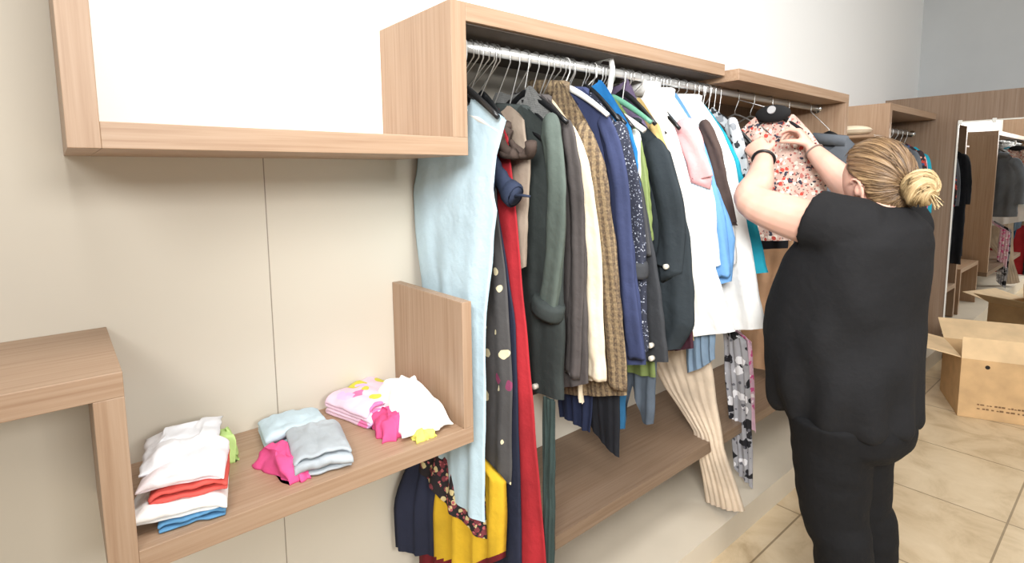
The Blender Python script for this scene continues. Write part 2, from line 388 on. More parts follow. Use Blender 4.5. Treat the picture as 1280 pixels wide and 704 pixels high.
def garment(d):
    X = d['X']; fe = [(z, y) for y, z in d['fe']]; fe = ([q for q in fe if q[0] > .72] + [(z, y) for y, z in d['few']]) if d.get('few') else fe; fe.sort(); be = sorted(d['be'])
    zs = d['fe'][0][1]; zf = d.get('zf', d['fe'][-1][1]); hb = d.get('hb', zf); tilt = d.get('tilt', 0)
    if d.get('noneck'): rows = [j/40 for j in range(41)]
    elif d.get('nohanger'):
        yb1, yf1 = interp(be, zs), interp(fe, zs); ym = (yb1+yf1)/2; zt_ = zs+d.get('step', .10)
        be = [q for q in be if q[0] < zs] + [(zs, yb1), (zt_, RY+.06+(yb1-ym)*.2)]; fe = [q for q in fe if q[0] < zs] + [(zs, yf1), (zt_, RY+.06+(yf1-ym)*.2)]
        zlow = zs; zs = 1.67; d['zn'] = 1.70; hm = (hb+zf)/2
        b1, b2 = (zs-zt_)/(zs-hm), (zs-zlow)/(zs-hm)
        rows = [b1*i/6 for i in range(7)] + [b2+(1-b2)*i/33 for i in range(34)]
    yb0 = interp(be, zs); yf0 = interp(fe, zs); zn = d.get('zn') or zs+.09
    swing = d.get('swing', 0); nf = d['nf']; sq = .5 if tilt else .6; T = d['T']*sq; z0t = d.get('z0', zs); fold = d['fold']*sq
    flat_top = d.get('nohanger', False)
    rnd = random.Random(d['key']); ph = rnd.random(); seed = rnd.random()*50
    hy = d.get('hy', (yb0+yf0)/2)
    shear = d.get('shear', 0)
    loc = Vector((X+(tilt*(z0t-zs) if flat_top else 0), hy, zn))
    NA, NBb = 30, 40
    if not flat_top: rows = [j/40 for j in range(41)]
    an = .07/max(.15, abs(yf0-yb0))
    ac = (hy-yb0)/(yf0-yb0)
    def top(a, front):
        if flat_top: return zs
        u = abs(a-ac); m = max(ac, 1-ac)
        if u < an:
            return zn - (.075 if front else .02)*(1-(u/an)**2)
        lim = (1-ac) if a > ac else ac
        k = (u-an)/max(1e-6, lim-an)
        return zn + (zs-zn)*(k**1.15)
    def bot(a):
        z = hb + (zf-hb)*a
        if d.get('legs'): z += .17*max(0, 1-abs(a-.5)/.28)
        if d.get('rest'):
            yy = interp(be, .43)+(interp(fe, .43)-interp(be, .43))*a; z = max(z, .436-.5*max(0, -.432-yy)*12)
        z += .004*math.sin(6*a+ph*9)
        return z
    verts = []; idx = {}
    def pt(a, b_, side):
        zt = top(a, side < 0); z = zt + (bot(a)-zt)*b_
        zy = z if b_ > .0 else z
        yF = interp(fe, min(zy, zs)); yB = interp(be, min(zy, zs) if zy < zs else zs)
        y = yB + (yF-yB)*a
        prof = max(0, 1-abs(2*a-1)**2.6)**.6
        grow = .55+.55*sstep(b_*1.6)
        x = side*T*prof*grow
        fl = fold*(b_**.7)*(math.sin(2*math.pi*(nf*a+ph)+1.3*math.sin(2.2*b_+ph*6)) + .5*math.sin(2*math.pi*(nf*1.7*a+seed)))
        x += fl
        x += (.003 if tilt else .005)*noise.noise(Vector((a*5+seed, b_*6, side*3+seed)))
        y += .006*noise.noise(Vector((seed, b_*9, a*2)))*min(1, b_*3)
        x += tilt*(z0t-z) + swing*(1-a)*sstep((.80-z)/.35) + shear*(hy-y)
        return Vector((X+x, y, z)) - loc
    for j in range(NBb+1):
        for side in (-1, 1):
            for i in range(NA+1):
                a = i/NA
                if side == 1 and i in (0, NA): idx[(j, side, i)] = idx[(j, -1, i)]; continue
                idx[(j, side, i)] = len(verts); verts.append(pt(a, rows[j], side))
    faces = []
    for j in range(NBb):
        for i in range(NA):
            for side in (-1, 1):
                q = (idx[(j, side, i)], idx[(j, side, i+1)], idx[(j+1, side, i+1)], idx[(j+1, side, i)])
                faces.append(q if side < 0 else q[::-1])
    o = mesh(d['name'], verts, faces, FAB[d['mat']], None, loc, fix=False)
    tag(o, d['label'], d['cat'], d.get('group'))
    if d.get('hem'):
        o.data.materials.append(FAB[d['hem']])
        for p in o.data.polygons:
            if p.center.z+zn < hb + (zf-hb)*.5 + .03 or p.index >= (NBb-2)*NA*2: p.material_index = 1
    # sleeve(s)
    if d.get('sl'):
        r = d['sr']; path = [Vector((X-.012+tilt*(z0t-z), y, z)) for y, z in d['sl']]
        first = path[0] + Vector((.012, r*.9, .03)); path = smooth_path([first]+path, 11)
        n = len(path); mb = MB(); pts = []; rad = []
        for i, p in enumerate(path):
            t = i/(n-1); k = .55+.45*min(1, t*4)
            wob = 1+.05*math.sin(9*t+ph*6)
            pts.append(p + Vector((0, .3*r, 0)) + Vector((.004*math.sin(7*t+seed), 0, 0)))
            rad.append((r*.42*k*wob, r*k*(1+.05*math.sin(13*t+ph*4))))
        pts.append(pts[-1]+Vector((0, 0, .006))); rad.append((rad[-1][0]*.82, rad[-1][1]*.82))
        pts.append(pts[-1]+Vector((0, 0, .03))); rad.append((rad[-1][0]*.8, rad[-1][1]*.8))
        mb.tube(pts, rad, 22, cap=False, up=(1, 0, 0))
        for q_, v_ in enumerate(mb.v):
            ring_ = q_//22
            if ring_ < n:
                c_ = pts[ring_]; dd = v_-c_; tt = ring_/(n-1)
                an_ = 2*math.pi*(q_ % 22)/22
                kk = .9*math.sin(4*an_+2.2*math.sin(tt*3.5+seed)+seed) + .7*noise.noise(Vector((v_.x*12+seed, v_.y*14, v_.z*9))) + .7*math.sin(v_.z*70+dd.y*60+seed)*max(0, noise.noise(Vector((v_.y*8+seed, v_.z*7, 2))))
                v_ += dd.normalized()*.0042*kk*min(1, tt*4)
        s = mb.build('sleeve', FAB[d.get('smat') or d['mat']], o, loc=loc, smooth=True)
        if d.get('cuff'):
            cm, cr = d['cuff']; e = pts[n-1]; dr = (pts[n-1]-pts[n-4]).normalized()
            c = MB(); q0 = e - dr*.045
            c.tube([q0+dr*.002, q0, q0+dr*.012, e-dr*.006, e+dr*.006, e+dr*.004], [(cr*.4, cr*.7), (cr*.62, cr*.92), (cr*.72, cr), (cr*.74, cr*1.02), (cr*.66, cr*.95), (cr*.5, cr*.75)], 16, cap=False, up=(1, 0, 0))
            c.build('cuff', FAB[cm], s, loc=loc, smooth=True).location = (0, 0, 0)
    if d.get('collar'):
        rings = []
        for k in range(0, 17):
            a = R(-150+k*300/16)
            cx, cyy = .015*math.sin(a), -.062*math.cos(a)
            lean = .25
            base = Vector((X + cx*1.0, hy + cyy, zn-.035+.012*math.cos(a)*-1))
            up = Vector((cx*.3, cyy*.3, .045)); out = Vector((cx, cyy*.6, -.022))
            rings.append([base, base+up, base+up+out*.35, base+out*.7+Vector((0, 0, .004))])
        mb = MB(); v = [q for r_ in rings for q in r_]; f = []
        for i in range(len(rings)-1):
            for k in range(4): f.append((i*4+k, i*4+(k+1)%4, (i+1)*4+(k+1)%4, (i+1)*4+k))
        mb.add(v, f); mb.build('collar', FAB[d['collar']], o, loc=loc, smooth=True)
    for (y, z) in d.get('button', []):
        x = X-.035-(.01 if d.get('sl') else 0)+tilt*(z0t-z)
        mb = MB(); mb.tube([(x+.012, y, z), (x-.003, y, z), (x-.005, y, z)], [.009, .009, .006], 14); mb.build('button', BUTTON, o, loc=loc, smooth=True)
    if False:
        ln = d['lining']; mb = MB(); v = []; f = []
        inner = [(-.40, 1.635), (-.385, 1.54), (-.40, 1.41)]
        for (y, z), (yi, zi) in zip(ln, inner): v += [(X+.012, y, z), (X+.014, yi+.02, zi)]
        for i in range(len(ln)-1): f.append((2*i, 2*i+1, 2*i+3, 2*i+2))
        mb.add(v, f); tag(mb.build('armhole_lining', FAB['bluegrey'], o, loc=loc, smooth=True), 'shaded armhole lining')
    if d.get('stub'):
        pts = smooth_path([Vector((X-.02, y, z)) for y, z in d['stub']], 5); n = len(pts); pts = [p+Vector((-.006*i/n, -.012*i/n, 0)) for i, p in enumerate(pts)]
        mb = MB(); rad = [(.014+.010*i/n, .022+.010*i/n+.003*math.sin(i*2.1)) for i in range(n)]
        e = pts[-1]; dr = (pts[-1]-pts[-3]).normalized()
        pts += [e+dr*.004, e-dr*.01, e-dr*.05]; rad += [(.020, .027), (.015, .022), (.012, .018)]
        mb.tube(pts, rad, 16, cap=True, up=(1, 0, 0)); sv = mb.build('sleeve', FAB['denimdark'], o, loc=loc, smooth=True)
        c = MB(); c.tube([e-dr*.03, e-dr*.028, e-dr*.002, e+dr*.004], [(.024, .031), (.027, .035), (.028, .036), (.023, .030)], 16, cap=False, up=(1, 0, 0)); c.build('rolled_cuff', FAB['denimdark'], sv, loc=loc, smooth=True).location = (0, 0, 0)
        s = MB(); s.tube([e, e+Vector((0, -.03, .002)), e+Vector((0, -.06, .0))], [.005, .004, .003], 6); s.build('drawstring', FAB['denimdark'], sv, loc=loc, smooth=True).location = (0, 0, 0)
    if d.get('bundle'):
        ctr = Vector((X-.04, d['bundle'][1][0]-.0, d['bundle'][1][1]-.01)); mb = MB()
        for k in range(5):
            pts = []
            for i in range(11):
                t = i/10; a = R(200+150*t+k*18)
                pts.append(ctr + Vector((.02*math.sin(k*2+t*3), .045*math.cos(a)+(k-2)*.012, .055*math.sin(a)+.03-.0*k)))
            mb.tube(pts, [(.012+.005*math.sin(i*1.1+k), .016) for i in range(11)], 8)
        mb.build('satin_shoulder', FAB['satin'], o, loc=loc, smooth=True)
    if flat_top and not d.get('noneck'):
        hanger(X+tilt*(z0t-zs), hy, zs+.035, max(.05, abs(yf0-hy)-.01), .012, 'wire', 'thin wire clip hanger holding the '+(d.get('short') or d['name'].replace('_', ' ')), 'hangers along the chrome rail', rz=RZ)
    if not flat_top:
        half = min(abs(yf0-hy), abs(yb0-hy))-.03
        extra = d.get('hz', -.02)
        hanger(X, hy, zn+extra, max(.1, half), max(.04, zn-zs-.0), d.get('hook') or 'black', d.get('hlabel') or hlabel(d), d.get('hgroup') or 'hangers along the chrome rail', d.get('ry', RY), d.get('rz', RZ), slope=-shear)
    return o

def hlabel(d):
    k = d.get('hook') or 'black'
    return {'black': 'black plastic hanger inside the ', 'white': 'white plastic hanger inside the ', 'wood': 'pale wooden hanger inside the ', 'velvet': 'black velvet hanger inside the ', 'green': 'green plastic hanger inside the '}[k] + d.get('short', d['mat'] + ' ' + d['name'].replace('_', ' '))

SHORT = dict(lightblue='pale blue sleeveless dress', navylong='long navy coat', blackfloral='black flowered blouse', yellow='mustard yellow skirt', greyfloral='charcoal flowered gown',
    navystrip='plain navy dress', denimjkt='dark denim jacket', red='red gown', taupe='taupe cardigan', greyknit='speckled grey knit jacket', green='bottle green coat', greybrown='grey brown jacket',
    cream='cream jacket', tweed='checked tweed coat', blueblouse='denim blue blouse', sequin='sequinned navy jacket', bluetop='bright blue shirt', olive='olive green shirt', charcoal='charcoal snap jacket',
    purple='dusty purple cardigan', denimshirt='dark teal denim shirt', tan='mustard tan blouse', white1='crisp white shirt', stripe='pale striped shirt', sky='sky blue shirt', brown='white shirt with brown sleeve stripe',
    white2='long white tunic', turq='turquoise shirt', pattern='black and white patterned blouse')
GARMENTS = [
    {'key': 'lightblue', 'name': 'sleeveless_dress', 'cat': 'dress', 'label': 'long pale blue sleeveless dress hanging first on the rail beside the shelf divider', 'mat': 'lightblue', 'X': 0.855, 'fe': [(-0.471, 1.634), (-0.432, 1.549), (-0.413, 1.459), (-0.429, 1.41), (-0.407, 1.335), (-0.375, 1.128), (-0.36, 0.845), (-0.348, 0.522)], 'zn': 1.7, 'be': [(9, -0.06), (1.62, -0.05), (1.52, -0.03), (1.46, 0.0), (1.3, -0.02), (1.17, -0.045), (0.9, -0.07), (0.5, -0.08)], 'hb': 0.56, 'T': 0.02, 'fold': 0.008, 'nf': 3, 'swing': 0, 'sr': 0.045, 'hook': 'white'},
    {'key': 'navylong', 'name': 'long_coat', 'cat': 'coat', 'label': 'long navy coat seen behind and below the pale blue dress', 'mat': 'navyblack', 'X': 0.895, 'fe': [(-0.383, 1.603), (-0.365, 1.414), (-0.314, 1.098), (-0.241, 0.691), (-0.141, 0.301)], 'zn': 1.69, 'be': [(9, -0.06), (1.5, -0.02), (1.325, -0.005), (1.17, -0.01), (0.8, -0.02), (0.3, -0.035)], 'hb': 0.33, 'T': 0.02, 'fold': 0.01, 'nf': 4, 'swing': -0.16, 'sr': 0.045, 'hook': 'black', 'few': [(-0.1, 0.7), (-0.17, 0.6), (-0.195, 0.5), (-0.18, 0.38), (-0.17, 0.3)]},
    {'key': 'blackfloral', 'name': 'floral_blouse', 'cat': 'blouse', 'label': 'black blouse with small red and cream flowers peeking out under the pale blue dress hem', 'mat': 'blackfloral', 'X': 0.878, 'fe': [(-0.37, 1.582), (-0.324, 1.413), (-0.315, 1.101), (-0.312, 0.725), (-0.32, 0.445)], 'zn': 1.68, 'be': [(9, -0.06), (0.8, -0.03), (0.5, -0.03)], 'hb': 0.6, 'T': 0.017, 'fold': 0.01, 'nf': 4, 'swing': -0.1, 'sr': 0.045, 'hook': 'black'},
    {'key': 'yellow', 'name': 'maxi_skirt', 'cat': 'skirt', 'label': 'mustard yellow long skirt with a dark red hem below the rail', 'mat': 'yellow', 'X': 0.91, 'fe': [(-0.372, 0.638), (-0.378, 0.549), (-0.371, 0.399)], 'zn': 1.66, 'be': [(9, -0.08), (0.9, -0.08), (0.45, -0.05), (0.1, -0.04)], 'hb': 0.18, 'T': 0.02, 'fold': 0.014, 'nf': 5, 'swing': -0.1, 'sr': 0.045, 'hook': 'black', 'hem': 'darkred', 'step': 0.03, 'nohanger': True},
    {'key': 'greyfloral', 'name': 'floral_gown', 'cat': 'dress', 'label': 'charcoal long dress printed with large cream and purple flowers', 'mat': 'greyfloral', 'X': 0.93, 'fe': [(-0.325, 1.608), (-0.335, 1.411), (-0.36, 1.258), (-0.381, 1.105), (-0.388, 0.878), (-0.376, 0.622)], 'zn': 1.69, 'be': [(9, -0.08)], 'hb': 0.62, 'T': 0.016, 'fold': 0.006, 'nf': 4, 'swing': 0, 'sr': 0.045, 'hook': 'black'},
    {'key': 'navystrip', 'name': 'navy_dress', 'cat': 'dress', 'label': 'plain dark navy full length dress between the flowered gown and the red dress', 'mat': 'navyblack', 'X': 0.948, 'fe': [(-0.302, 1.599), (-0.312, 1.41), (-0.352, 1.255), (-0.384, 1.102), (-0.393, 0.828), (-0.401, 0.387)], 'zn': 1.69, 'be': [(9, -0.08)], 'hb': 0.13, 'T': 0.012, 'fold': 0.005, 'nf': 4, 'swing': 0, 'sr': 0.045, 'hook': 'black', 'zf': 0.13},
    {'key': 'denimjkt', 'name': 'denim_jacket', 'cat': 'jacket', 'label': 'short dark denim jacket with one rolled sleeve end poking forward beside the red dress', 'mat': 'denimdark', 'X': 0.955, 'fe': [(-0.272, 1.623), (-0.277, 1.544), (-0.282, 1.408)], 'zn': 1.68, 'be': [(9, -0.1)], 'hb': 1.35, 'T': 0.012, 'fold': 0.01, 'nf': 4, 'swing': 0, 'sr': 0.045, 'hook': 'black', 'stub': [(-0.296, 1.566), (-0.324, 1.512), (-0.371, 1.464), (-0.398, 1.446)]},
    {'key': 'red', 'name': 'evening_gown', 'cat': 'dress', 'label': 'bright red floor length gown', 'mat': 'red', 'X': 0.968, 'fe': [(-0.341, 1.604), (-0.359, 1.477), (-0.377, 1.323), (-0.399, 1.146), (-0.426, 0.925), (-0.456, 0.658), (-0.481, 0.423)], 'zn': 1.69, 'be': [(9, -0.1)], 'hb': 0.125, 'T': 0.02, 'fold': 0.009, 'nf': 4, 'swing': 0, 'sr': 0.045, 'hook': 'black', 'zf': 0.125},
    {'key': 'taupe', 'name': 'taupe_cardigan', 'cat': 'cardigan', 'label': 'taupe cardigan with a crumpled brown satin shoulder', 'mat': 'taupe', 'X': 1.005, 'fe': [(-0.363, 1.652), (-0.388, 1.542), (-0.377, 1.387), (-0.361, 1.238)], 'zn': 1.7, 'be': [(9, -0.08)], 'hb': 1.1, 'T': 0.016, 'fold': 0.006, 'nf': 4, 'swing': 0, 'sr': 0.045, 'hook': 'wood', 'bundle': [(-0.335, 1.614), (-0.368, 1.586), (-0.392, 1.627)]},
    {'key': 'greyknit', 'name': 'knit_jacket', 'cat': 'jacket', 'label': 'speckled grey knitted jacket with only its shoulders showing', 'mat': 'greyknit', 'X': 1.08, 'fe': [(-0.409, 1.661), (-0.414, 1.586), (-0.393, 1.451), (-0.329, 1.05)], 'zn': 1.76, 'be': [(9, -0.08)], 'hb': 0.95, 'T': 0.016, 'fold': 0.01, 'nf': 4, 'swing': 0, 'sr': 0.045, 'hook': 'black', 'tilt': 0.15, 'z0': 1.661},
    {'key': 'green', 'name': 'green_coat', 'cat': 'coat', 'label': 'bottle green long coat with turned back cuff and pale button', 'mat': 'darkgreen', 'X': 1.04, 'fe': [(-0.449, 1.609), (-0.454, 1.519), (-0.447, 1.409), (-0.422, 1.223), (-0.393, 1.022), (-0.357, 0.802)], 'zn': 1.7, 'be': [(9, -0.06)], 'hb': 0.8, 'T': 0.026, 'fold': 0.007, 'nf': 4, 'swing': 0, 'sr': 0.042, 'smat': 'midgreen', 'cuff': ('darkgreen', 0.06), 'collar': 'darkgreen', 'hook': 'black', 'sl': [(-0.458, 1.613), (-0.461, 1.476), (-0.418, 1.272), (-0.355, 1.088)], 'tilt': 0.15, 'z0': 1.609, 'button': [(-0.281, 0.835)]},
    {'key': 'greentrs', 'name': 'long_trousers', 'cat': 'trousers', 'label': 'dark green trousers hanging between the red gown and the green coat', 'mat': 'darkgreen2', 'X': 0.985, 'fe': [(-0.503, 0.895), (-0.503, 0.809), (-0.499, 0.67), (-0.495, 0.423)], 'zn': 1.2, 'be': [(9, -0.435), (0.5, -0.455)], 'hb': 0.125, 'T': 0.014, 'fold': 0.004, 'nf': 4, 'swing': 0, 'sr': 0.045, 'hook': 'black', 'zf': 0.125, 'noneck': True, 'nohanger': True},
    {'key': 'greybrown', 'name': 'grey_jacket', 'cat': 'jacket', 'label': 'grey brown jacket between the green coat and the cream jacket', 'mat': 'greybrown', 'X': 1.115, 'fe': [(-0.449, 1.618), (-0.46, 1.519), (-0.454, 1.36), (-0.435, 1.166), (-0.404, 0.855)], 'zn': 1.735, 'be': [(9, -0.08)], 'hb': 0.7, 'T': 0.02, 'fold': 0.01, 'nf': 4, 'swing': 0, 'sr': 0.03, 'collar': 'greybrown', 'hook': 'black', 'sl': [(-0.448, 1.607), (-0.451, 1.452), (-0.415, 1.191), (-0.357, 0.868)], 'tilt': 0.15, 'z0': 1.618},
    {'key': 'creamshirt', 'name': 'cream_trousers', 'cat': 'trousers', 'label': 'cream trousers with only the hem showing under the grey brown jacket', 'mat': 'cream', 'X': 1.234, 'fe': [(-0.358, 1.299), (-0.322, 1.03), (-0.287, 0.743)], 'zn': 1.25, 'be': [(9, -0.3)], 'hb': 0.72, 'T': 0.012, 'fold': 0.01, 'nf': 4, 'swing': 0, 'sr': 0.045, 'hook': 'black', 'tilt': 0.15, 'z0': 1.299, 'nohanger': True},
    {'key': 'cream', 'name': 'cream_jacket', 'cat': 'jacket', 'label': 'cream jacket with a long full sleeve next to the tweed coat', 'mat': 'cream', 'X': 1.155, 'fe': [(-0.43, 1.605), (-0.459, 1.496), (-0.469, 1.335), (-0.455, 1.114), (-0.441, 0.861)], 'zn': 1.73, 'be': [(9, -0.08)], 'hb': 0.74, 'T': 0.018, 'fold': 0.01, 'nf': 4, 'swing': 0, 'sr': 0.036, 'hook': 'black', 'sl': [(-0.423, 1.598), (-0.452, 1.474), (-0.456, 1.288), (-0.434, 1.063), (-0.43, 0.868)], 'tilt': 0.15, 'z0': 1.605},
    {'key': 'tweed', 'name': 'tweed_coat', 'cat': 'coat', 'label': 'brown and gold checked tweed coat', 'mat': 'tweed', 'X': 1.205, 'fe': [(-0.44, 1.616), (-0.475, 1.53), (-0.485, 1.332), (-0.492, 1.112), (-0.482, 0.811)], 'zn': 1.785, 'be': [(9, -0.06)], 'hb': 0.68, 'T': 0.026, 'fold': 0.01, 'nf': 4, 'swing': 0, 'sr': 0.04, 'collar': 'tweed', 'hook': 'black', 'sl': [(-0.421, 1.612), (-0.46, 1.484), (-0.463, 1.283), (-0.466, 1.008), (-0.46, 0.837)], 'tilt': 0.15, 'z0': 1.616},
    {'key': 'black_trs', 'name': 'black_trousers', 'cat': 'trousers', 'label': 'black trousers hanging below the tweed coat over the base shelf', 'mat': 'black', 'X': 1.34, 'fe': [(-0.433, 1.04), (-0.409, 0.784), (-0.378, 0.526)], 'zn': 1.2, 'be': [(9, -0.26)], 'hb': 0.6, 'T': 0.02, 'fold': 0.003, 'nf': 4, 'swing': 0, 'sr': 0.045, 'hook': 'black', 'tilt': 0.15, 'z0': 1.04, 'nohanger': True},
    {'key': 'navyskirt', 'name': 'navy_skirt', 'cat': 'skirt', 'label': 'short navy skirt low on the rail behind the tweed coat', 'mat': 'navy2', 'X': 1.325, 'fe': [(-0.332, 1.022), (-0.31, 0.787), (-0.27, 0.591)], 'zn': 1.1, 'be': [(9, -0.12)], 'hb': 0.6, 'T': 0.012, 'fold': 0.01, 'nf': 4, 'swing': 0, 'sr': 0.045, 'hook': 'black', 'tilt': 0.15, 'z0': 1.022, 'nohanger': True, 'dx': 0.03},
    {'key': 'tealtrs', 'name': 'teal_trousers', 'cat': 'trousers', 'label': 'teal blue trousers with one edge showing beside the black trousers', 'mat': 'teal', 'X': 1.36, 'fe': [(-0.439, 1.037), (-0.416, 0.781), (-0.394, 0.632)], 'zn': 1.1, 'be': [(9, -0.2)], 'hb': 0.6, 'T': 0.014, 'fold': 0.01, 'nf': 4, 'swing': 0, 'sr': 0.045, 'hook': 'black', 'tilt': 0.15, 'z0': 1.037, 'nohanger': True},
    {'key': 'blueblouse', 'name': 'blue_blouse', 'cat': 'blouse', 'label': 'denim blue long blouse right behind the tweed coat', 'mat': 'navyblue', 'X': 1.27, 'fe': [(-0.469, 1.635), (-0.49, 1.53), (-0.496, 1.327), (-0.504, 1.128), (-0.507, 0.903)], 'zn': 1.77, 'be': [(9, -0.07)], 'hb': 0.78, 'T': 0.02, 'fold': 0.01, 'nf': 4, 'swing': 0, 'sr': 0.034, 'collar': 'navyblue', 'hook': 'black', 'sl': [(-0.45, 1.635), (-0.477, 1.507), (-0.482, 1.328), (-0.483, 1.102), (-0.491, 0.925)], 'tilt': 0.15, 'z0': 1.635},
    {'key': 'sequin', 'name': 'sequin_jacket', 'cat': 'jacket', 'label': 'dark navy jacket speckled with white sequins', 'mat': 'sequin', 'X': 1.32, 'fe': [(-0.465, 1.609), (-0.501, 1.495), (-0.509, 1.325), (-0.496, 1.12), (-0.485, 0.93)], 'zn': 1.76, 'be': [(9, -0.08)], 'hb': 0.8, 'T': 0.02, 'fold': 0.01, 'nf': 4, 'swing': 0, 'sr': 0.04, 'smat': 'sequin', 'cuff': ('charcoal', 0.046), 'hook': 'black', 'sl': [(-0.463, 1.609), (-0.487, 1.495), (-0.488, 1.35), (-0.478, 1.187)], 'tilt': 0.15, 'z0': 1.609},
    {'key': 'bluetop', 'name': 'blue_shirt', 'cat': 'shirt', 'label': 'bright blue shirt with only its shoulder showing', 'mat': 'brightblue', 'X': 1.37, 'fe': [(-0.447, 1.641), (-0.464, 1.568), (-0.46, 1.291)], 'zn': 1.8, 'be': [(9, -0.09)], 'hb': 1.0, 'T': 0.016, 'fold': 0.01, 'nf': 4, 'swing': 0, 'sr': 0.045, 'hook': 'black', 'tilt': 0.15, 'z0': 1.641},
    {'key': 'olive_trs', 'name': 'olive_skirt', 'cat': 'skirt', 'label': 'olive green skirt with its hem showing above the grey jeans', 'mat': 'olive', 'X': 1.53, 'fe': [(-0.438, 1.006), (-0.428, 0.887), (-0.42, 0.79)], 'zn': 1.1, 'be': [(9, -0.2)], 'hb': 0.77, 'T': 0.012, 'fold': 0.01, 'nf': 4, 'swing': 0, 'sr': 0.045, 'hook': 'black', 'tilt': 0.15, 'z0': 1.006, 'nohanger': True},
    {'key': 'jeans', 'name': 'grey_jeans', 'cat': 'jeans', 'label': 'slate grey jeans with open legs hanging over the base shelf', 'mat': 'greyjeans', 'X': 1.555, 'fe': [(-0.426, 0.942), (-0.409, 0.788), (-0.379, 0.59)], 'zn': 1.0, 'be': [(9, -0.2)], 'hb': 0.52, 'T': 0.012, 'fold': 0.01, 'nf': 4, 'swing': 0, 'sr': 0.045, 'hook': 'black', 'tilt': 0.15, 'z0': 0.942, 'nohanger': True, 'legs': True},
    {'key': 'olive', 'name': 'olive_shirt', 'cat': 'shirt', 'label': 'olive green shirt with a white stripe at its front edge', 'mat': 'olive', 'X': 1.46, 'fe': [(-0.417, 1.617), (-0.439, 1.481), (-0.44, 1.282)], 'zn': 1.75, 'be': [(9, -0.09)], 'hb': 1.0, 'T': 0.016, 'fold': 0.01, 'nf': 4, 'swing': 0, 'sr': 0.022, 'smat': 'olivewhite', 'hook': 'black', 'sl': [(-0.409, 1.609), (-0.422, 1.481), (-0.425, 1.309)], 'tilt': 0.15, 'z0': 1.617},
    {'key': 'charcoal', 'name': 'charcoal_jacket', 'cat': 'jacket', 'label': 'charcoal jacket with snap fasteners at its lower front edge', 'mat': 'charcoal', 'X': 1.415, 'fe': [(-0.411, 1.581), (-0.445, 1.481), (-0.469, 1.315), (-0.492, 1.105), (-0.498, 0.872)], 'zn': 1.74, 'be': [(9, -0.09)], 'hb': 0.8, 'T': 0.02, 'fold': 0.01, 'nf': 4, 'swing': 0, 'sr': 0.03, 'smat': 'charcoal2', 'hook': 'black', 'sl': [(-0.4, 1.571), (-0.431, 1.443), (-0.449, 1.236)], 'tilt': 0.15, 'z0': 1.581, 'button': [(-0.461, 0.935), (-0.46, 0.889)]},
    {'key': 'purple', 'name': 'purple_cardigan', 'cat': 'cardigan', 'label': 'dusty purple cardigan with its shoulder sloping forward', 'mat': 'purple', 'X': 1.565, 'fe': [(-0.354, 1.679), (-0.398, 1.585), (-0.425, 1.487), (-0.442, 1.328), (-0.45, 1.188), (-0.434, 0.87)], 'zn': 1.83, 'be': [(9, -0.09)], 'hb': 0.85, 'T': 0.02, 'fold': 0.01, 'nf': 4, 'swing': 0, 'sr': 0.026, 'hook': 'black', 'sl': [(-0.341, 1.663), (-0.379, 1.575), (-0.413, 1.439)], 'tilt': 0.15, 'z0': 1.679},
    {'key': 'denimshirt', 'name': 'denim_shirt', 'cat': 'shirt', 'label': 'dark teal denim shirt with a buttoned cuff and curved hem', 'mat': 'denimteal', 'X': 1.515, 'fe': [(-0.491, 1.569), (-0.523, 1.442), (-0.542, 1.287), (-0.547, 1.099), (-0.534, 0.984), (-0.478, 0.89)], 'zn': 1.69, 'be': [(9, -0.08)], 'hb': 0.78, 'T': 0.03, 'fold': 0.012, 'nf': 4, 'swing': 0, 'sr': 0.05, 'collar': 'denimteal', 'hook': 'black', 'sl': [(-0.462, 1.557), (-0.493, 1.416), (-0.495, 1.284), (-0.475, 1.179)], 'tilt': 0.15, 'z0': 1.569, 'button': [(-0.474, 1.194)]},
    {'key': 'tan', 'name': 'tan_blouse', 'cat': 'blouse', 'label': 'mustard tan blouse with a narrow strip of sleeve showing', 'mat': 'tan', 'X': 1.61, 'fe': [(-0.382, 1.657), (-0.419, 1.566), (-0.432, 1.479), (-0.439, 1.368), (-0.447, 1.153), (-0.468, 0.894)], 'zn': 1.77, 'be': [(9, -0.09)], 'hb': 0.86, 'T': 0.02, 'fold': 0.01, 'nf': 4, 'swing': 0, 'sr': 0.022, 'hook': 'black', 'sl': [(-0.375, 1.644), (-0.409, 1.547), (-0.42, 1.396)], 'tilt': 0.15, 'z0': 1.657},
    {'key': 'burgundy', 'name': 'burgundy_skirt', 'cat': 'skirt', 'label': 'dark burgundy skirt with a sliver of hem below the denim shirt', 'mat': 'burgundy', 'X': 1.64, 'fe': [(-0.509, 1.056), (-0.505, 0.892)], 'zn': 1.0, 'be': [(9, -0.3)], 'hb': 0.83, 'T': 0.012, 'fold': 0.01, 'nf': 4, 'swing': 0, 'sr': 0.045, 'hook': 'black', 'tilt': 0.15, 'z0': 1.056, 'nohanger': True},
    {'key': 'white1', 'name': 'white_shirt', 'cat': 'shirt', 'label': 'crisp white shirt nearest the denim shirt with a wide straight hem', 'mat': 'white', 'X': 1.665, 'fe': [(-0.406, 1.664), (-0.431, 1.572), (-0.455, 1.464), (-0.485, 1.358), (-0.519, 1.208), (-0.557, 1.075), (-0.592, 0.947)], 'zn': 1.83, 'be': [(9, -0.1)], 'hb': 0.8, 'T': 0.034, 'fold': 0.01, 'nf': 4, 'swing': 0, 'sr': 0.045, 'collar': 'white', 'hook': 'black', 'tilt': 0.15, 'z0': 1.664},
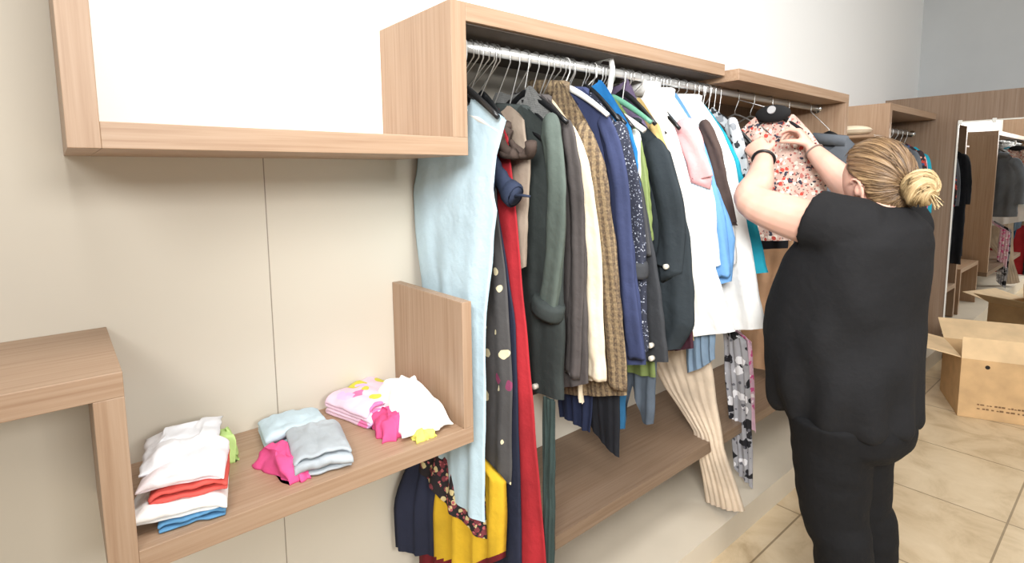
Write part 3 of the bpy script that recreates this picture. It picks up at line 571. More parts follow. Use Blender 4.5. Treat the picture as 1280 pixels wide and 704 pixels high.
    {'key': 'stripe', 'name': 'striped_shirt', 'cat': 'shirt', 'label': 'pale blue striped shirt with a pink short sleeve', 'mat': 'bluestripe', 'X': 1.725, 'fe': [(-0.446, 1.658), (-0.489, 1.557), (-0.508, 1.407), (-0.518, 1.178)], 'zn': 1.81, 'be': [(9, -0.1)], 'hb': 0.95, 'T': 0.02, 'fold': 0.01, 'nf': 4, 'swing': 0, 'sr': 0.042, 'smat': 'pink', 'collar': 'white', 'hook': 'black', 'sl': [(-0.433, 1.645), (-0.462, 1.561), (-0.484, 1.475)], 'tilt': 0.15, 'z0': 1.658},
    {'key': 'sky', 'name': 'sky_blue_shirt', 'cat': 'shirt', 'label': 'sky blue cotton shirt with a pointed sleeve end between the white shirts', 'mat': 'skyblue', 'X': 1.785, 'fe': [(-0.429, 1.648), (-0.454, 1.585), (-0.476, 1.479), (-0.519, 1.371), (-0.548, 1.266), (-0.525, 1.106)], 'zn': 1.8, 'be': [(9, -0.1)], 'hb': 0.95, 'T': 0.022, 'fold': 0.01, 'nf': 4, 'swing': 0, 'sr': 0.04, 'hook': 'black', 'sl': [(-0.415, 1.634), (-0.436, 1.562), (-0.455, 1.448), (-0.492, 1.333), (-0.506, 1.124)], 'tilt': 0.15, 'z0': 1.648},
    {'key': 'bluegrey', 'name': 'blue_grey_skirt', 'cat': 'skirt', 'label': 'blue grey skirt showing a short hem under the white shirts', 'mat': 'bluegrey', 'X': 1.79, 'fe': [(-0.505, 1.031), (-0.496, 0.812)], 'zn': 1.0, 'be': [(9, -0.375)], 'hb': 0.72, 'T': 0.012, 'fold': 0.01, 'nf': 4, 'swing': 0, 'sr': 0.045, 'hook': 'black', 'tilt': 0.15, 'z0': 1.031, 'nohanger': True},
    {'key': 'brown', 'name': 'striped_sleeve_shirt', 'cat': 'shirt', 'label': 'white shirt with a dark brown sleeve stripe', 'mat': 'white', 'X': 1.84, 'fe': [(-0.447, 1.664), (-0.474, 1.585), (-0.49, 1.478), (-0.516, 1.368), (-0.519, 1.164)], 'zn': 1.79, 'be': [(9, -0.1)], 'hb': 0.95, 'T': 0.016, 'fold': 0.01, 'nf': 4, 'swing': 0, 'sr': 0.026, 'smat': 'darkbrown', 'hook': 'black', 'sl': [(-0.439, 1.658), (-0.466, 1.577), (-0.483, 1.479), (-0.506, 1.38), (-0.515, 1.316)], 'tilt': 0.15, 'z0': 1.664},
    {'key': 'white2', 'name': 'white_tunic', 'cat': 'shirt', 'label': 'long white tunic nearest the woman with a flared hem', 'mat': 'white', 'X': 1.895, 'fe': [(-0.458, 1.651), (-0.499, 1.548), (-0.533, 1.342), (-0.56, 1.163), (-0.591, 0.912)], 'zn': 1.8, 'be': [(9, -0.1)], 'hb': 0.8, 'T': 0.03, 'fold': 0.012, 'nf': 4, 'swing': 0, 'sr': 0.045, 'collar': 'white', 'hook': 'black', 'tilt': 0.15, 'z0': 1.651},
    {'key': 'turq', 'name': 'turquoise_shirt', 'cat': 'shirt', 'label': 'turquoise shirt with a slim edge showing past the white tunic', 'mat': 'turquoise', 'X': 1.95, 'fe': [(-0.444, 1.645), (-0.49, 1.549), (-0.543, 1.34), (-0.587, 1.123)], 'zn': 1.78, 'be': [(9, -0.1)], 'hb': 1.02, 'T': 0.018, 'fold': 0.01, 'nf': 4, 'swing': 0, 'sr': 0.045, 'hook': 'black', 'tilt': 0.15, 'z0': 1.645},
    {'key': 'pattern', 'name': 'patterned_scarf_blouse', 'cat': 'blouse', 'label': 'black white and grey patterned blouse beside the womans left wrist', 'mat': 'bwpattern', 'X': 2.03, 'fe': [(-0.452, 1.657), (-0.48, 1.565), (-0.494, 1.427), (-0.5, 1.237)], 'zn': 1.76, 'be': [(9, -0.1)], 'hb': 1.1, 'T': 0.018, 'fold': 0.01, 'nf': 4, 'swing': 0, 'sr': 0.03, 'hook': 'black', 'sl': [(-0.441, 1.672), (-0.465, 1.565), (-0.475, 1.411)], 'tilt': 0.15, 'z0': 1.657},
    {'key': 'beige', 'name': 'long_skirt', 'cat': 'skirt', 'label': 'crinkled beige long skirt hanging off the rail past the base shelf', 'mat': 'beige', 'X': 1.88, 'fe': [(-0.436, 0.878), (-0.448, 0.615), (-0.475, 0.417), (-0.525, 0.263), (-0.55, 0.169)], 'zn': 0.95, 'be': [(9, -0.12), (0.75, -0.13), (0.6, -0.21), (0.45, -0.34), (0.3, -0.36), (0.12, -0.38)], 'hb': 0.125, 'T': 0.03, 'fold': 0.007, 'nf': 7, 'swing': 0, 'sr': 0.045, 'hook': 'black', 'tilt': 0.15, 'z0': 0.878, 'nohanger': True},
    {'key': 'bwdress', 'name': 'floral_dress', 'cat': 'dress', 'label': 'black white and grey floral long dress beside the beige skirt', 'mat': 'bwfloral', 'X': 2.14, 'fe': [(-0.452, 0.829), (-0.462, 0.618), (-0.465, 0.321), (-0.457, 0.115)], 'zn': 1.0, 'be': [(9, -0.28), (0.6, -0.35), (0.2, -0.37)], 'hb': 0.2, 'T': 0.02, 'fold': 0.01, 'nf': 4, 'swing': 0, 'sr': 0.045, 'hook': 'black', 'tilt': 0.15, 'z0': 0.829, 'nohanger': True},
    {'key': 'pinkdress', 'name': 'pink_dress', 'cat': 'dress', 'label': 'pink patterned dress with a narrow edge hanging beside the floral dress', 'mat': 'pinkpattern', 'X': 2.2, 'fe': [(-0.447, 0.816), (-0.453, 0.599), (-0.452, 0.368)], 'zn': 1.0, 'be': [(9, -0.36)], 'hb': 0.46, 'T': 0.012, 'fold': 0.01, 'nf': 4, 'swing': 0, 'sr': 0.045, 'hook': 'black', 'tilt': 0.15, 'z0': 0.816, 'nohanger': True},
]

for d in GARMENTS:
    if d['key'] in SHORT: d['short'] = SHORT[d['key']]
    if d['key'] in ('bluetop', 'pattern'): d['hook'] = 'white' if d['key'] == 'bluetop' else 'black'
    if d['key'] in ('navylong', 'blackfloral', 'yellow', 'greyfloral', 'navystrip', 'red'): d['hz'] = .05
    garment(d)

# garments of the second bay
garment(dict(key='blouse', name='floral_blouse', cat='blouse', label='red and cream flower print blouse that the woman holds up on its hanger', mat='blousefloral', X=2.30, hy=-.46,
    fe=[(-.60, 1.66), (-.655, 1.58), (-.668, 1.42), (-.66, 1.24)], be=[(9, -.30)], zn=1.735, hb=1.19, T=.022, fold=.012, nf=4, sr=.03, shear=.10, hook='velvet', hz=.012, short='flowered blouse held by the woman'))
garment(dict(key='greyjacket', name='grey_jacket', cat='jacket', label='slate grey jacket with black lining on the last hanger before the end panel', mat='greycoat', X=3.06, hy=-.40,
    fe=[(-.56, 1.585), (-.595, 1.45), (-.60, 1.25), (-.60, 1.02)], be=[(9, -.235), (1.3, -.20), (1.0, -.18)], zn=1.685, hb=1.0, T=.035, fold=.012, nf=3, sr=.055, hook='black', hz=.02, short='slate grey jacket at the rail end',
    sl=[(-.56, 1.56), (-.60, 1.40), (-.60, 1.15)], collar='greycoat'))
garment(dict(key='tancoat', name='suede_coat', cat='coat', label='tan suede coat hanging behind the woman between the tunic and the grey jacket', mat='tansuede', X=2.80, hy=-.26,
    fe=[(-.42, 1.50), (-.36, 1.2), (-.33, .8), (-.32, .47)], be=[(9, -.10)], zn=1.60, hb=.47, T=.03, fold=.008, nf=2, sr=.04, hook='wood', short='tan suede coat'))
garment(dict(key='blackvest', name='black_vest', cat='vest', label='small black vest hanging between the flowered blouse and the grey jacket', mat='black', X=2.62, hy=-.29,
    fe=[(-.43, 1.52), (-.42, 1.3), (-.40, 1.14)], be=[(9, -.14)], zn=1.60, hb=1.12, T=.02, fold=.008, nf=3, sr=.04, hook='black', short='small black vest'))
# clothes inside the wardrobe niche, reflected by the mirror
for i, (x, m_, nm, ct, lb, z0, z1, yf) in enumerate([
        (4.34, 'black', 'black_coat', 'coat', 'black coat nearest the side panel in the wardrobe niche', 1.62, .72, -.40),
        (4.46, 'black', 'black_dress', 'dress', 'black dress second from the side panel in the wardrobe niche', 1.62, .66, -.42),
        (4.78, 'greycoat', 'grey_dress', 'dress', 'grey dress between the black and the flowered clothes in the niche', 1.62, .70, -.40),
        (4.90, 'redfloral', 'floral_shirt', 'shirt', 'dark red and blue flowered top in the wardrobe niche', 1.62, 1.05, -.40),
        (5.02, 'pinkpattern', 'pink_gown', 'dress', 'pink patterned gown hanging low in the wardrobe niche', 1.60, .55, -.38),
        (5.14, 'turquoise', 'turquoise_blouse', 'blouse', 'turquoise blouse nearest the mirror wall in the niche', 1.60, 1.0, -.38)]):
    garment(dict(key='niche%d' % i, name=nm, cat=ct, label=lb, mat=m_, X=x, hy=-.2, fe=[(yf+.02, z0), (yf, z0-.2), (yf, z1)], be=[(9, -.03)], zn=z0+.09, hb=z1, T=.022, fold=.01, nf=4, sr=.035,
        sl=[(yf+.03, z0-.02), (yf, z0-.2), (yf, z0-.42)], hook='wood' if i % 2 else 'black', hgroup='hangers in the wardrobe niche', ry=-.2, rz=1.80, hz=.02, short=lb.split(' in the')[0].split(' second')[0].split(' nearest')[0].split(' between')[0].split(' hanging')[0]))
# empty hangers with nothing on them
for x, hy, zn, kind, lb in [(.835, -.29, 1.745, 'black', 'empty black plastic hanger first on the rail beside the side panel'),
        (1.075, -.29, 1.745, 'black', 'empty black hanger above the grey knit jacket'), (1.245, -.29, 1.775, 'white', 'empty white hanger between tweed coat and denim blue blouse'),
        (1.455, -.29, 1.765, 'green', 'empty green plastic hanger beside the large white hanger'), (2.30, -.29, 1.76, 'wire', 'empty thin wire hanger first past the flowered blouse'), (2.44, -.29, 1.76, 'wire', 'empty thin wire hanger second past the flowered blouse')]:
    hanger(x, hy, zn, .17, .10, kind, lb, 'hangers along the chrome rail')
for i in range(6):
    hanger((1.335, 1.365, 1.40, 1.52, 1.66, 1.74)[i], RY, 1.785-.008*(i % 3), .14, .12, 'black', 'empty black plastic hanger squeezed among the shirts on the rail', 'empty black hangers squeezed among the shirts')
for i in range(5):
    hanger(1.98+.042*i, RY-.01, 1.745, .15, .13, 'black', 'empty black plastic hanger bunched beside the flowered blouse', 'empty black hangers bunched beside the flowered blouse')
# big white plastic hanger whose thick hook stands above the rail
bh = empty('plastic_hanger', (1.42, RY, 1.80), 'large thick white plastic hanger with a broad hook standing above the others', 'hanger', 'hangers along the chrome rail')
mb = MB(); mb.tube([Vector((1.42, RY+.025, 1.845)), Vector((1.42, RY+.022, 1.872)), Vector((1.42, RY-.0, 1.884)), Vector((1.42, RY-.034, 1.876)), Vector((1.42, RY-.04, 1.845)), Vector((1.42, RY-.03, 1.78)), Vector((1.42, RY-.005, 1.72))], [(.011, .006)]*7, 10, up=(0, 1, 0)); mb.build('hook', PLASTIC_WHITE, bh, loc=P(bh), smooth=True)
mb = MB(); mb.tube([(1.42, RY+.17*u, 1.725-.09*abs(u)**1.3) for u in (-1, -.7, -.4, 0, .4, .7, 1)], .009, 8); mb.build('shoulder_bar', PLASTIC_WHITE, bh, loc=P(bh), smooth=True)
# round size tag pad of the velvet hanger
for o in list(D.objects):
    if o.name.startswith('velvet_hanger'):
        p = P(o); rings = []
        mb = MB(); mb.ball(p+Vector((-.012, 0, -.005)), (.026, .072, .036), 18, 12)
        npad = mb.build('neck_pad', VELVET, o, loc=p, smooth=True)
        mb = MB(); mb.tube([p+Vector((-.034, -.005, .008)), p+Vector((-.039, -.005, .009))], [.017, .016], 18); mb.build('size_disc', plain('disc_grey', (176, 176, 178), .4), npad, loc=p, smooth=False).location = (0, 0, 0)

# ------------------------------------------------------------------ folded clothes on the shelf
def folded(name, label, cat, mat, c, size, z0, layers, th, rot=0, group=None, seed=0, droop=.0, mat2=None):
    """a cloth folded back and forth: serpentine profile in the depth direction, extruded along the width"""
    w, dp = size; rr = random.Random(seed); NX = 26; prof = []
    for l in range(layers):
        y0, y1 = (-dp/2, dp/2) if l % 2 == 0 else (dp/2, -dp/2)
        y0 *= 1-.05*rr.random(); y1 *= 1-.05*rr.random()
        zc = th*(l+.5)
        for k in range(13): prof.append((y0+(y1-y0)*k/12, zc))
        if l < layers-1:
            sg = 1 if y1 > 0 else -1
            for a in (-60, -25, 25, 60): prof.append((y1+sg*th*.5*math.cos(R(a)), zc+th*.5+th*.5*math.sin(R(a))))
    v = []; f = []; n = len(prof); H = th*layers
    for i in range(NX+1):
        u = i/NX-.5
        for j, (y, z) in enumerate(prof):
            e = (abs(u)*2)**6
            k = z/H
            nz = .006*noise.noise(Vector((u*5+seed, y*22, seed+k)))+.004*noise.noise(Vector((u*16, y*50+seed, k*3)))
            zz = z*(1-.30*e) + nz*k - droop*e*k
            yy = y + .010*noise.noise(Vector((u*4, z*60, seed*3.1))) * (1 if abs(y) > dp*.35 else .3)
            xx = u*w*(1+.04*noise.noise(Vector((y*14, z*70, seed))))
            v.append((xx, yy, max(zz, th*.35)))
    for i in range(NX):
        for j in range(n-1): f.append((i*n+j, i*n+j+1, (i+1)*n+j+1, (i+1)*n+j))
    o = mesh(name, v, f, FAB[mat], None, (c[0], c[1], z0))
    o.rotation_euler = (0, 0, R(rot))
    m = o.modifiers.new('s', 'SOLIDIFY'); m.thickness = th*.62; m.offset = 0
    m = o.modifiers.new('u', 'SUBSURF'); m.levels = 1; m.render_levels = 1
    return tag(o, label, cat, group)

def draped(name, label, cat, mat, quad, z0, h, group=None, seed=0, wr=.012, tip=None):
    """a loosely thrown cloth: soft heap over a four-cornered footprint, closed underneath"""
    NQ = 34; q = [Vector((*p, 0)) for p in quad]; v = []; f = []
    for side in (0, 1):
        for i in range(NQ+1):
            for j in range(NQ+1):
                a, b_ = i/NQ, j/NQ
                p = (q[0]*(1-a)+q[1]*a)*(1-b_) + (q[3]*(1-a)+q[2]*a)*b_
                e = min(1, min(a, 1-a)*4.5)**.6 * min(1, min(b_, 1-b_)*4.5)**.6
                wob = Vector((noise.noise(Vector((a*4, b_*4, seed))), noise.noise(Vector((a*4, b_*4, seed+9))), 0))*.016
                if side == 0:
                    hh = h(a, b_) if callable(h) else h
                    z = .004 + hh*e + wr*e*(.9*noise.noise(Vector((a*2.6+seed, b_*2.6, seed*2))) + .28*noise.noise(Vector((a*8, b_*8+seed, 1))) - .9*max(0, .16-abs(noise.noise(Vector((a*3+seed, b_*2.2, 4)))))*3)
                else: z = .0
                v.append(p + wob + Vector((0, 0, max(z, .0 if side else .002))))
    S = (NQ+1)**2
    for i in range(NQ):
        for j in range(NQ):
            k = i*(NQ+1)+j; f.append((k, k+NQ+1, k+NQ+2, k+1)); f.append((S+k, S+k+1, S+k+NQ+2, S+k+NQ+1))
    for i in range(NQ):
        for k, s in ((i*(NQ+1), NQ+1), (i*(NQ+1)+NQ, NQ+1), (i, 1), (NQ*(NQ+1)+i, 1)):
            f.append((k, k+s, S+k+s, S+k))
    ctr = sum(q, Vector())/4
    o = mesh(name, [p-ctr for p in v], f, FAB[mat], None, (ctr.x, ctr.y, z0))
    return tag(o, label, cat, group)

GA = 'folded clothes in the left pile'; GB = 'folded clothes in the middle pile'; GC = 'clothes in the right pile'
folded('folded_shirt', 'folded mid blue shirt at the very bottom of the left pile', 'shirt', 'midblue', (.170, -.282), (.115, .15), ZS, 2, .0095, -12, GA, 1)
folded('folded_shirt', 'folded white shirt second from the bottom of the left pile', 'shirt', 'white', (.153, -.262), (.165, .17), ZS+.016, 3, .0105, -14, GA, 2, .014)
folded('folded_shirt', 'folded coral red shirt in the middle of the left pile', 'shirt', 'coral', (.172, -.262), (.135, .155), ZS+.044, 2, .0140, -14, GA, 3, .006)
folded('folded_shirt', 'folded white shirt lying directly on the red one in the left pile', 'shirt', 'palepink', (.165, -.250), (.150, .16), ZS+.069, 3, .0080, -16, GA, 4, .012)
draped('crumpled_shirt', 'loosely folded grey white shirt on top of the left pile', 'shirt', 'whitegrey', [(.082, -.265), (.228, -.225), (.272, -.075), (.112, -.095)], ZS+.084, lambda a, b_: .016+.008*b_+.005*math.sin(a*7), GA, 5, .011)
draped('folded_shirt', 'pale green folded shirt peeping out behind the left pile', 'shirt', 'limegreen', [(.235, -.16), (.285, -.15), (.29, -.07), (.24, -.075)], ZS, .06, GA, 6, .006)

folded('folded_shirt', 'folded pale blue shirt at the back of the middle pile', 'shirt', 'paleblue', (.425, -.105), (.15, .105), ZS, 3, .016, -6, GB, 7)
folded('folded_sweater', 'folded marl grey sweater on the middle pile', 'sweater', 'marl', (.432, -.265), (.125, .165), ZS, 4, .014, -12, GB, 8)
draped('pink_shirt', 'bright pink shirt tucked under the grey sweater of the middle pile', 'shirt', 'hotpink', [(.345, -.335), (.385, -.345), (.375, -.16), (.300, -.20)], ZS, lambda a, b_: .034+.01*b_, GB, 9, .008)

folded('folded_pajamas', 'pink and yellow printed childrens pajamas at the back of the right pile', 'pajamas', 'childprint', (.650, -.105), (.19, .17), ZS, 4, .016, 16, GC, 10, .01)
draped('magenta_shirt', 'magenta shirt under the white shirt of the right pile', 'shirt', 'magenta', [(.575, -.305), (.655, -.31), (.66, -.19), (.60, -.185)], ZS, lambda a, b_: .035+.02*a, GC, 11, .010)
draped('yellow_shirt', 'lemon yellow shirt showing a corner under the white shirt of the right pile', 'shirt', 'lemon', [(.64, -.362), (.70, -.362), (.71, -.27), (.65, -.27)], ZS, .018, GC, 12, .006)
draped('white_shirt', 'rumpled white shirt thrown over the right pile against the divider', 'shirt', 'white', [(.615, -.335), (.755, -.355), (.768, -.15), (.645, -.10)], ZS+.012, lambda a, b_: .045+.055*b_, GC, 13, .016)

# ------------------------------------------------------------------ mirror, ledge, cushion, box
mo = empty('wall_mirror', (5.338, -1.0, .21), 'tall frameless mirror with thin pale edges on the wood clad wall', 'mirror')
glass, nt, b = base_mat('mirror_glass', .0); b.inputs['Metallic'].default_value = 1; b.inputs['Base Color'].default_value = (.86, .87, .86, 1)
y0, y1, z0, z1 = -.497, -1.42, .215, 1.865
MB().box((5.332, y0, z0), (5.339, y1, z1)).build('glass', glass, mo, loc=P(mo))
EDGE = plain('mirror_edge', (232, 230, 222), .3)
fr = MB(); e = .009
fr.box((5.326, y0+e, z0-e), (5.339, y0, z1+e)).box((5.326, y1, z0-e), (5.339, y1-e, z1+e)).box((5.326, y0, z1), (5.339, y1, z1+e)).box((5.326, y0, z0-e), (5.339, y1, z0))
fr.build('frame', EDGE, mo, loc=P(mo))
for yy in (y0-.005, -.70, -1.2):
    MB().box((5.322, yy-.012, z1-.012), (5.339, yy+.012, z1+.018)).build('clip', PLASTIC_WHITE, mo, loc=P(mo), bevel=.002)

ld = empty('wall_ledge', (4.1, -.17, 1.735), 'small oak ledge on the side of the wardrobe niche under the cushion', 'shelf')
board('shelf_board', (3.98, -.02, 1.720), (4.199, -.33, 1.735), WY, ld)
cu = empty('cushion', (4.09, -.17, 1.737), 'small round cream cushion lying on the ledge above the grey jacket', 'cushion')
mb = MB(); mb.ball((4.09, -.17, 1.771), (.09, .115, .033), 26, 16); mb.build('cover', FAB['cream'], cu, loc=P(cu), smooth=True)
mb = MB(); mb.tube([(4.09+.09*math.cos(R(a)), -.17+.115*math.sin(R(a)), 1.771) for a in range(0, 361, 12)], .004, 6, cap=False); mb.build('piping', FAB['beige'], cu, loc=P(cu), smooth=True)

CARD = plain('cardboard', (198, 164, 120), .8, 0, .06, 9)
CARD2 = plain('cardboard_inside', (214, 186, 146), .8, 0, .05, 9)
bx = empty('cardboard_box', (4.14, -.818, 0), 'open brown cardboard box with spread flaps on the tile floor', 'box')
e1 = Vector((.378, -.926, 0)).normalized(); e2 = Vector((-e1.y, e1.x, 0)); o0 = Vector((4.14, -.818, .001)); BW, BD, BH, bt = .62, .46, .365, .006
def bpanel(name, p, u, w_, th, mat, label=None, bev=.001):
    """slab with edge vectors u, w_ and thickness vector th"""
    mb = MB(); q = [p, p+u, p+u+w_, p+w_]; v = q+[x+th for x in q]
    mb.add(v, [(0,1,2,3),(7,6,5,4),(0,4,5,1),(1,5,6,2),(2,6,7,3),(3,7,4,0)])
    o = mb.build(name, mat, bx, loc=P(bx), bevel=bev)
    if label: o['label'] = label
    return o
Z_ = Vector((0, 0, 1))
bpanel('side', o0, e1*BW, Z_*BH, e2*bt, CARD); bpanel('side', o0+e2*(BD-bt), e1*BW, Z_*BH, e2*bt, CARD)
bpanel('side', o0+e2*bt, e2*(BD-2*bt), Z_*BH, e1*bt, CARD); bpanel('side', o0+e2*bt+e1*(BW-bt), e2*(BD-2*bt), Z_*BH, e1*bt, CARD)
bpanel('bottom', o0+e1*bt+e2*bt, e1*(BW-2*bt), e2*(BD-2*bt), Z_*bt, CARD)
tp = o0+Z_*BH
bpanel('flap', tp, e1*BW, (Z_*.16+e2*.02).normalized()*.13, e2*bt*.7, CARD2)
bpanel('flap', tp+e2*.01, e2*(BD-.02), (-e1*.95+Z_*.20).normalized()*.22, Z_*bt*.7, CARD2)
bpanel('flap', tp+e2*BD+e1*.0, e1*BW, (e2*.9+Z_*.42).normalized()*.22, Z_*bt*.7, CARD2)
bpanel('flap', tp+e1*BW+e2*.01, e2*(BD-.02), (e1*.8+Z_*.6).normalized()*.22, Z_*bt*.7, CARD2)
INK = plain('box_ink', (122, 92, 62), .8)
mb = MB(); rr = random.Random(3)
for row, z in enumerate((.085, .06)):
    s = .09
    while s < .34-.04*row:
        w_ = rr.uniform(.008, .02); p = o0+e1*s+Z_*z-e2*.0012
        hh = rr.uniform(.006, .011)
        mb.add([p, p+e1*w_, p+e1*w_+Z_*hh, p+Z_*hh], [(0,1,2,3)]); s += w_+rr.choice((.003, .004, .012))
mb.build('printed_lettering', INK, bx, loc=P(bx))
mb = MB(); c = o0+e1*.125+Z_*.325-e2*.0014; mb.tube([c, c+e2*.001], .012, 16); mb.build('punched_hole', plain('hole_dark', (30, 24, 20), .9), bx, loc=P(bx))
# folded hangers and cloth inside the box
for k, (a, b_, m_, lb, nm) in enumerate([(.16, .2, 'charcoal', 'dark grey cloth lying inside the cardboard box', 'folded_cloth'), (.42, .22, 'taupe', 'taupe cloth lying inside the cardboard box', 'folded_cloth')]):
    c = o0+e1*a+e2*b_
    folded(nm, lb, 'cloth', m_, (c.x, c.y), (.24, .3), .008, 5, .045, math.degrees(math.atan2(e1.y, e1.x)), None, 30+k)

# low step with a paper bag, seen in the mirror
ls = empty('step_shelf', (3.75, -.2, .115), 'low oak step shelf behind the woman holding a paper bag', 'shelf')
board('top_board', (3.3, -.01, .52), (4.1, -.36, .56), WX, ls); board('side_panel', (3.3, -.01, .116), (3.34, -.36, .52), WZ, ls); board('side_panel', (4.06, -.01, .116), (4.1, -.36, .52), WZ, ls)
pb = empty('paper_bag', (3.75, -.2, .561), 'brown paper bag standing on the low step shelf', 'bag')
mb = MB(); rg = []
for z, k in ((0, 1), (.1, 1.0), (.2, .97), (.27, .98)):
    rg.append([(3.75+x*k, -.2+y*k, .562+z) for x, y in ((-.1, -.06), (0, -.062), (.1, -.06), (.102, 0), (.1, .06), (0, .062), (-.1, .06), (-.102, 0))])
v = [q for r_ in rg for q in r_]; f = [tuple(range(8))]
for i in range(3):
    for k in range(8): f.append((i*8+k, i*8+(k+1) % 8, (i+1)*8+(k+1) % 8, (i+1)*8+k))
mb.add(v, f); o = mb.build('bag_body', CARD, pb, loc=P(pb))
for yy in (-.055, .055):
    mb = MB(); mb.tube([(3.71, -.2+yy, .82), (3.72, -.2+yy, .88), (3.75, -.2+yy, .90), (3.78, -.2+yy, .88), (3.79, -.2+yy, .82)], .004, 6); mb.build('handle', CARD2, pb, loc=P(pb), smooth=True)

# ------------------------------------------------------------------ the woman
SKIN, nt, b = base_mat('skin', .5)
n1 = N(nt, 'ShaderNodeTexNoise', Scale=9.0, Detail=4.0); nt.links.new(coords(nt), n1.inputs['Vector'])
nt.links.new(ramp(nt, n1.outputs['Fac'], [(.3, (206, 156, 138)), (.7, (220, 178, 160))]), b.inputs['Base Color'])
b.inputs['Subsurface Weight'].default_value = .12; b.inputs['Subsurface Radius'].default_value = (.01, .004, .002); b.inputs['Subsurface Scale'].default_value = .6
LIP = plain('lips', (200, 110, 108), .4)

def bake(mb, name, voxel, smooth_it, fn=None, fac=.5):
    me = D.meshes.new('tmp'); me.from_pydata([tuple(q) for q in mb.v], [], mb.f); me.update()
    bm = bmesh.new(); bm.from_mesh(me); bmesh.ops.recalc_face_normals(bm, faces=bm.faces); bm.to_mesh(me); bm.free()
    o = D.objects.new('tmp', me); COL.objects.link(o)
    m = o.modifiers.new('r', 'REMESH'); m.mode = 'VOXEL'; m.voxel_size = voxel
    m = o.modifiers.new('s', 'SMOOTH'); m.factor = fac; m.iterations = smooth_it
    dg = bpy.context.evaluated_depsgraph_get()
    out = D.meshes.new_from_object(o.evaluated_get(dg)); out.name = name
    D.objects.remove(o); D.meshes.remove(me)
    if fn:
        nn = [v.normal.copy() for v in out.vertices]
        for v, n_ in zip(out.vertices, nn): v.co = fn(v.co, n_)
    for p in out.polygons: p.use_smooth = True
    return out

FB = Vector((.26, .966, 0)).normalized(); RB = Vector((FB.y, -FB.x, 0))
AX = Vector((1.90, -.895, 0))
def ring(z, a, bf, bb, off=0.0, side=0.0, n=40, pw=2.3):
    c = AX + FB*off + RB*side; out = []
    for k in range(n):
        t = 2*math.pi*k/n; cs, sn = math.cos(t), math.sin(t)
        rr_ = (abs(cs)**pw+abs(sn)**pw)**(-1/pw)
        out.append(c + RB*(a*cs*rr_) + FB*((bf if sn > 0 else bb)*sn*rr_) + Vector((0, 0, z)))
    return out
LSH, LEL, LWR = Vector((1.765, -.925, 1.328)), Vector((1.765, -.652, 1.405)), Vector((1.985, -.572, 1.555))
RSH, REL, RWR = Vector((2.065, -.985, 1.328)), Vector((2.22, -.80, 1.42)), Vector((2.262, -.628, 1.588))
HC = Vector((1.93, -.945, 1.470)); FH = Vector((.43, .90, -.17)).normalized(); RH = FH.cross(Vector((0, 0, 1))).normalized(); UH = RH.cross(FH).normalized()
def hp(f, r, u): return HC + FH*f + RH*r + UH*u

def head_mesh(mb):
    nu, nv = 40, 30; v = []; f = []
    for j in range(nv+1):
        t = math.pi*j/nv
        for i in range(nu):
            a = 2*math.pi*i/nu
            df, dr, du = math.sin(t)*math.cos(a), math.sin(t)*math.sin(a), math.cos(t)
            fx, rx, ux = df*.098, dr*.077, du*.118
            if du < 0:                                  # jaw narrows
                k = -du; rx *= 1-.30*k*k; 
                if df > 0: fx *= 1-.05*k
                else: fx *= 1-.35*k
            if df > .55:                                # face front: brow, sockets, nose, mouth, chin
                w = (df-.55)/.45
                nose = math.exp(-(rx/.013)**2)*max(0, 1-abs(ux+.018)/.034)
                fx += w*nose*.024
                for s in (-1, 1): fx -= w*.010*math.exp(-((rx-s*.031)/.016)**2-((ux-.012)/.012)**2)
                fx += w*.004*math.exp(-((ux-.034)/.012)**2)
                fx += w*.006*math.exp(-(rx/.022)**2-((ux+.062)/.010)**2)
                fx += w*.008*math.exp(-(rx/.024)**2-((ux+.095)/.014)**2)
            v.append(hp(fx, rx, ux))
    for j in range(nv):
        for i in range(nu): f.append((j*nu+i, j*nu+(i+1)%nu, (j+1)*nu+(i+1)%nu, (j+1)*nu+i))
    mb.add(v, f)

def hand(mb, wr, kn, n_, left, curls, thumb):
    d_ = (kn-wr).normalized(); n_ = Vector(n_); n_ = (n_-d_*n_.dot(d_)).normalized(); s_ = n_.cross(d_) if left else d_.cross(n_)
    L = .088; k0 = wr+d_*L
    rg = []
    for t, hw, ht in ((-.25, .026, .020), (0, .027, .020), (.3, .034, .019), (.65, .041, .017), (1.0, .042, .014), (1.08, .037, .010)):
        c = wr+d_*L*t; rr_ = []
        for k in range(16):
            a = 2*math.pi*k/16; rr_.append(c + s_*hw*math.cos(a) + n_*ht*math.sin(a))
        rg.append(rr_)
    mb.rings(rg)
    for q, (off, ln) in enumerate(((.031, .074), (.011, .082), (-.010, .076), (-.030, .060))):
        p = k0 + s_*off - d_*.006 - d_*(.010 if q == 3 else 0); ang = 0; pts = [p-d_*.02, p]; rad = [.010, .0098]
        for sgm, (fr_, cu_) in enumerate(zip((.45, .30, .25), curls[q])):
            ang += R(cu_); dirv = d_*math.cos(ang)+n_*math.sin(ang)+s_*(.06*(1.5-q))
            p = p+dirv.normalized()*ln*fr_; pts.append(p); rad.append((.0092, .0084, .0066)[sgm])
        mb.tube(pts, rad, 10); mb.ball(pts[-1], rad[-1], 10, 8)
    p = wr + d_*.028 + s_*.024 + n_*.004; pts = [p-d_*.01-s_*.008, p]; rad = [.015, .0145]
    for (a_, b_, c_), ln, r_ in zip(thumb, (.036, .030, .024), (.0115, .0102, .008)):
        p = p + (d_*a_+s_*b_+n_*c_).normalized()*ln; pts.append(p); rad.append(r_)
    mb.tube(pts, rad, 10); mb.ball(pts[-1], rad[-1], 10, 8)

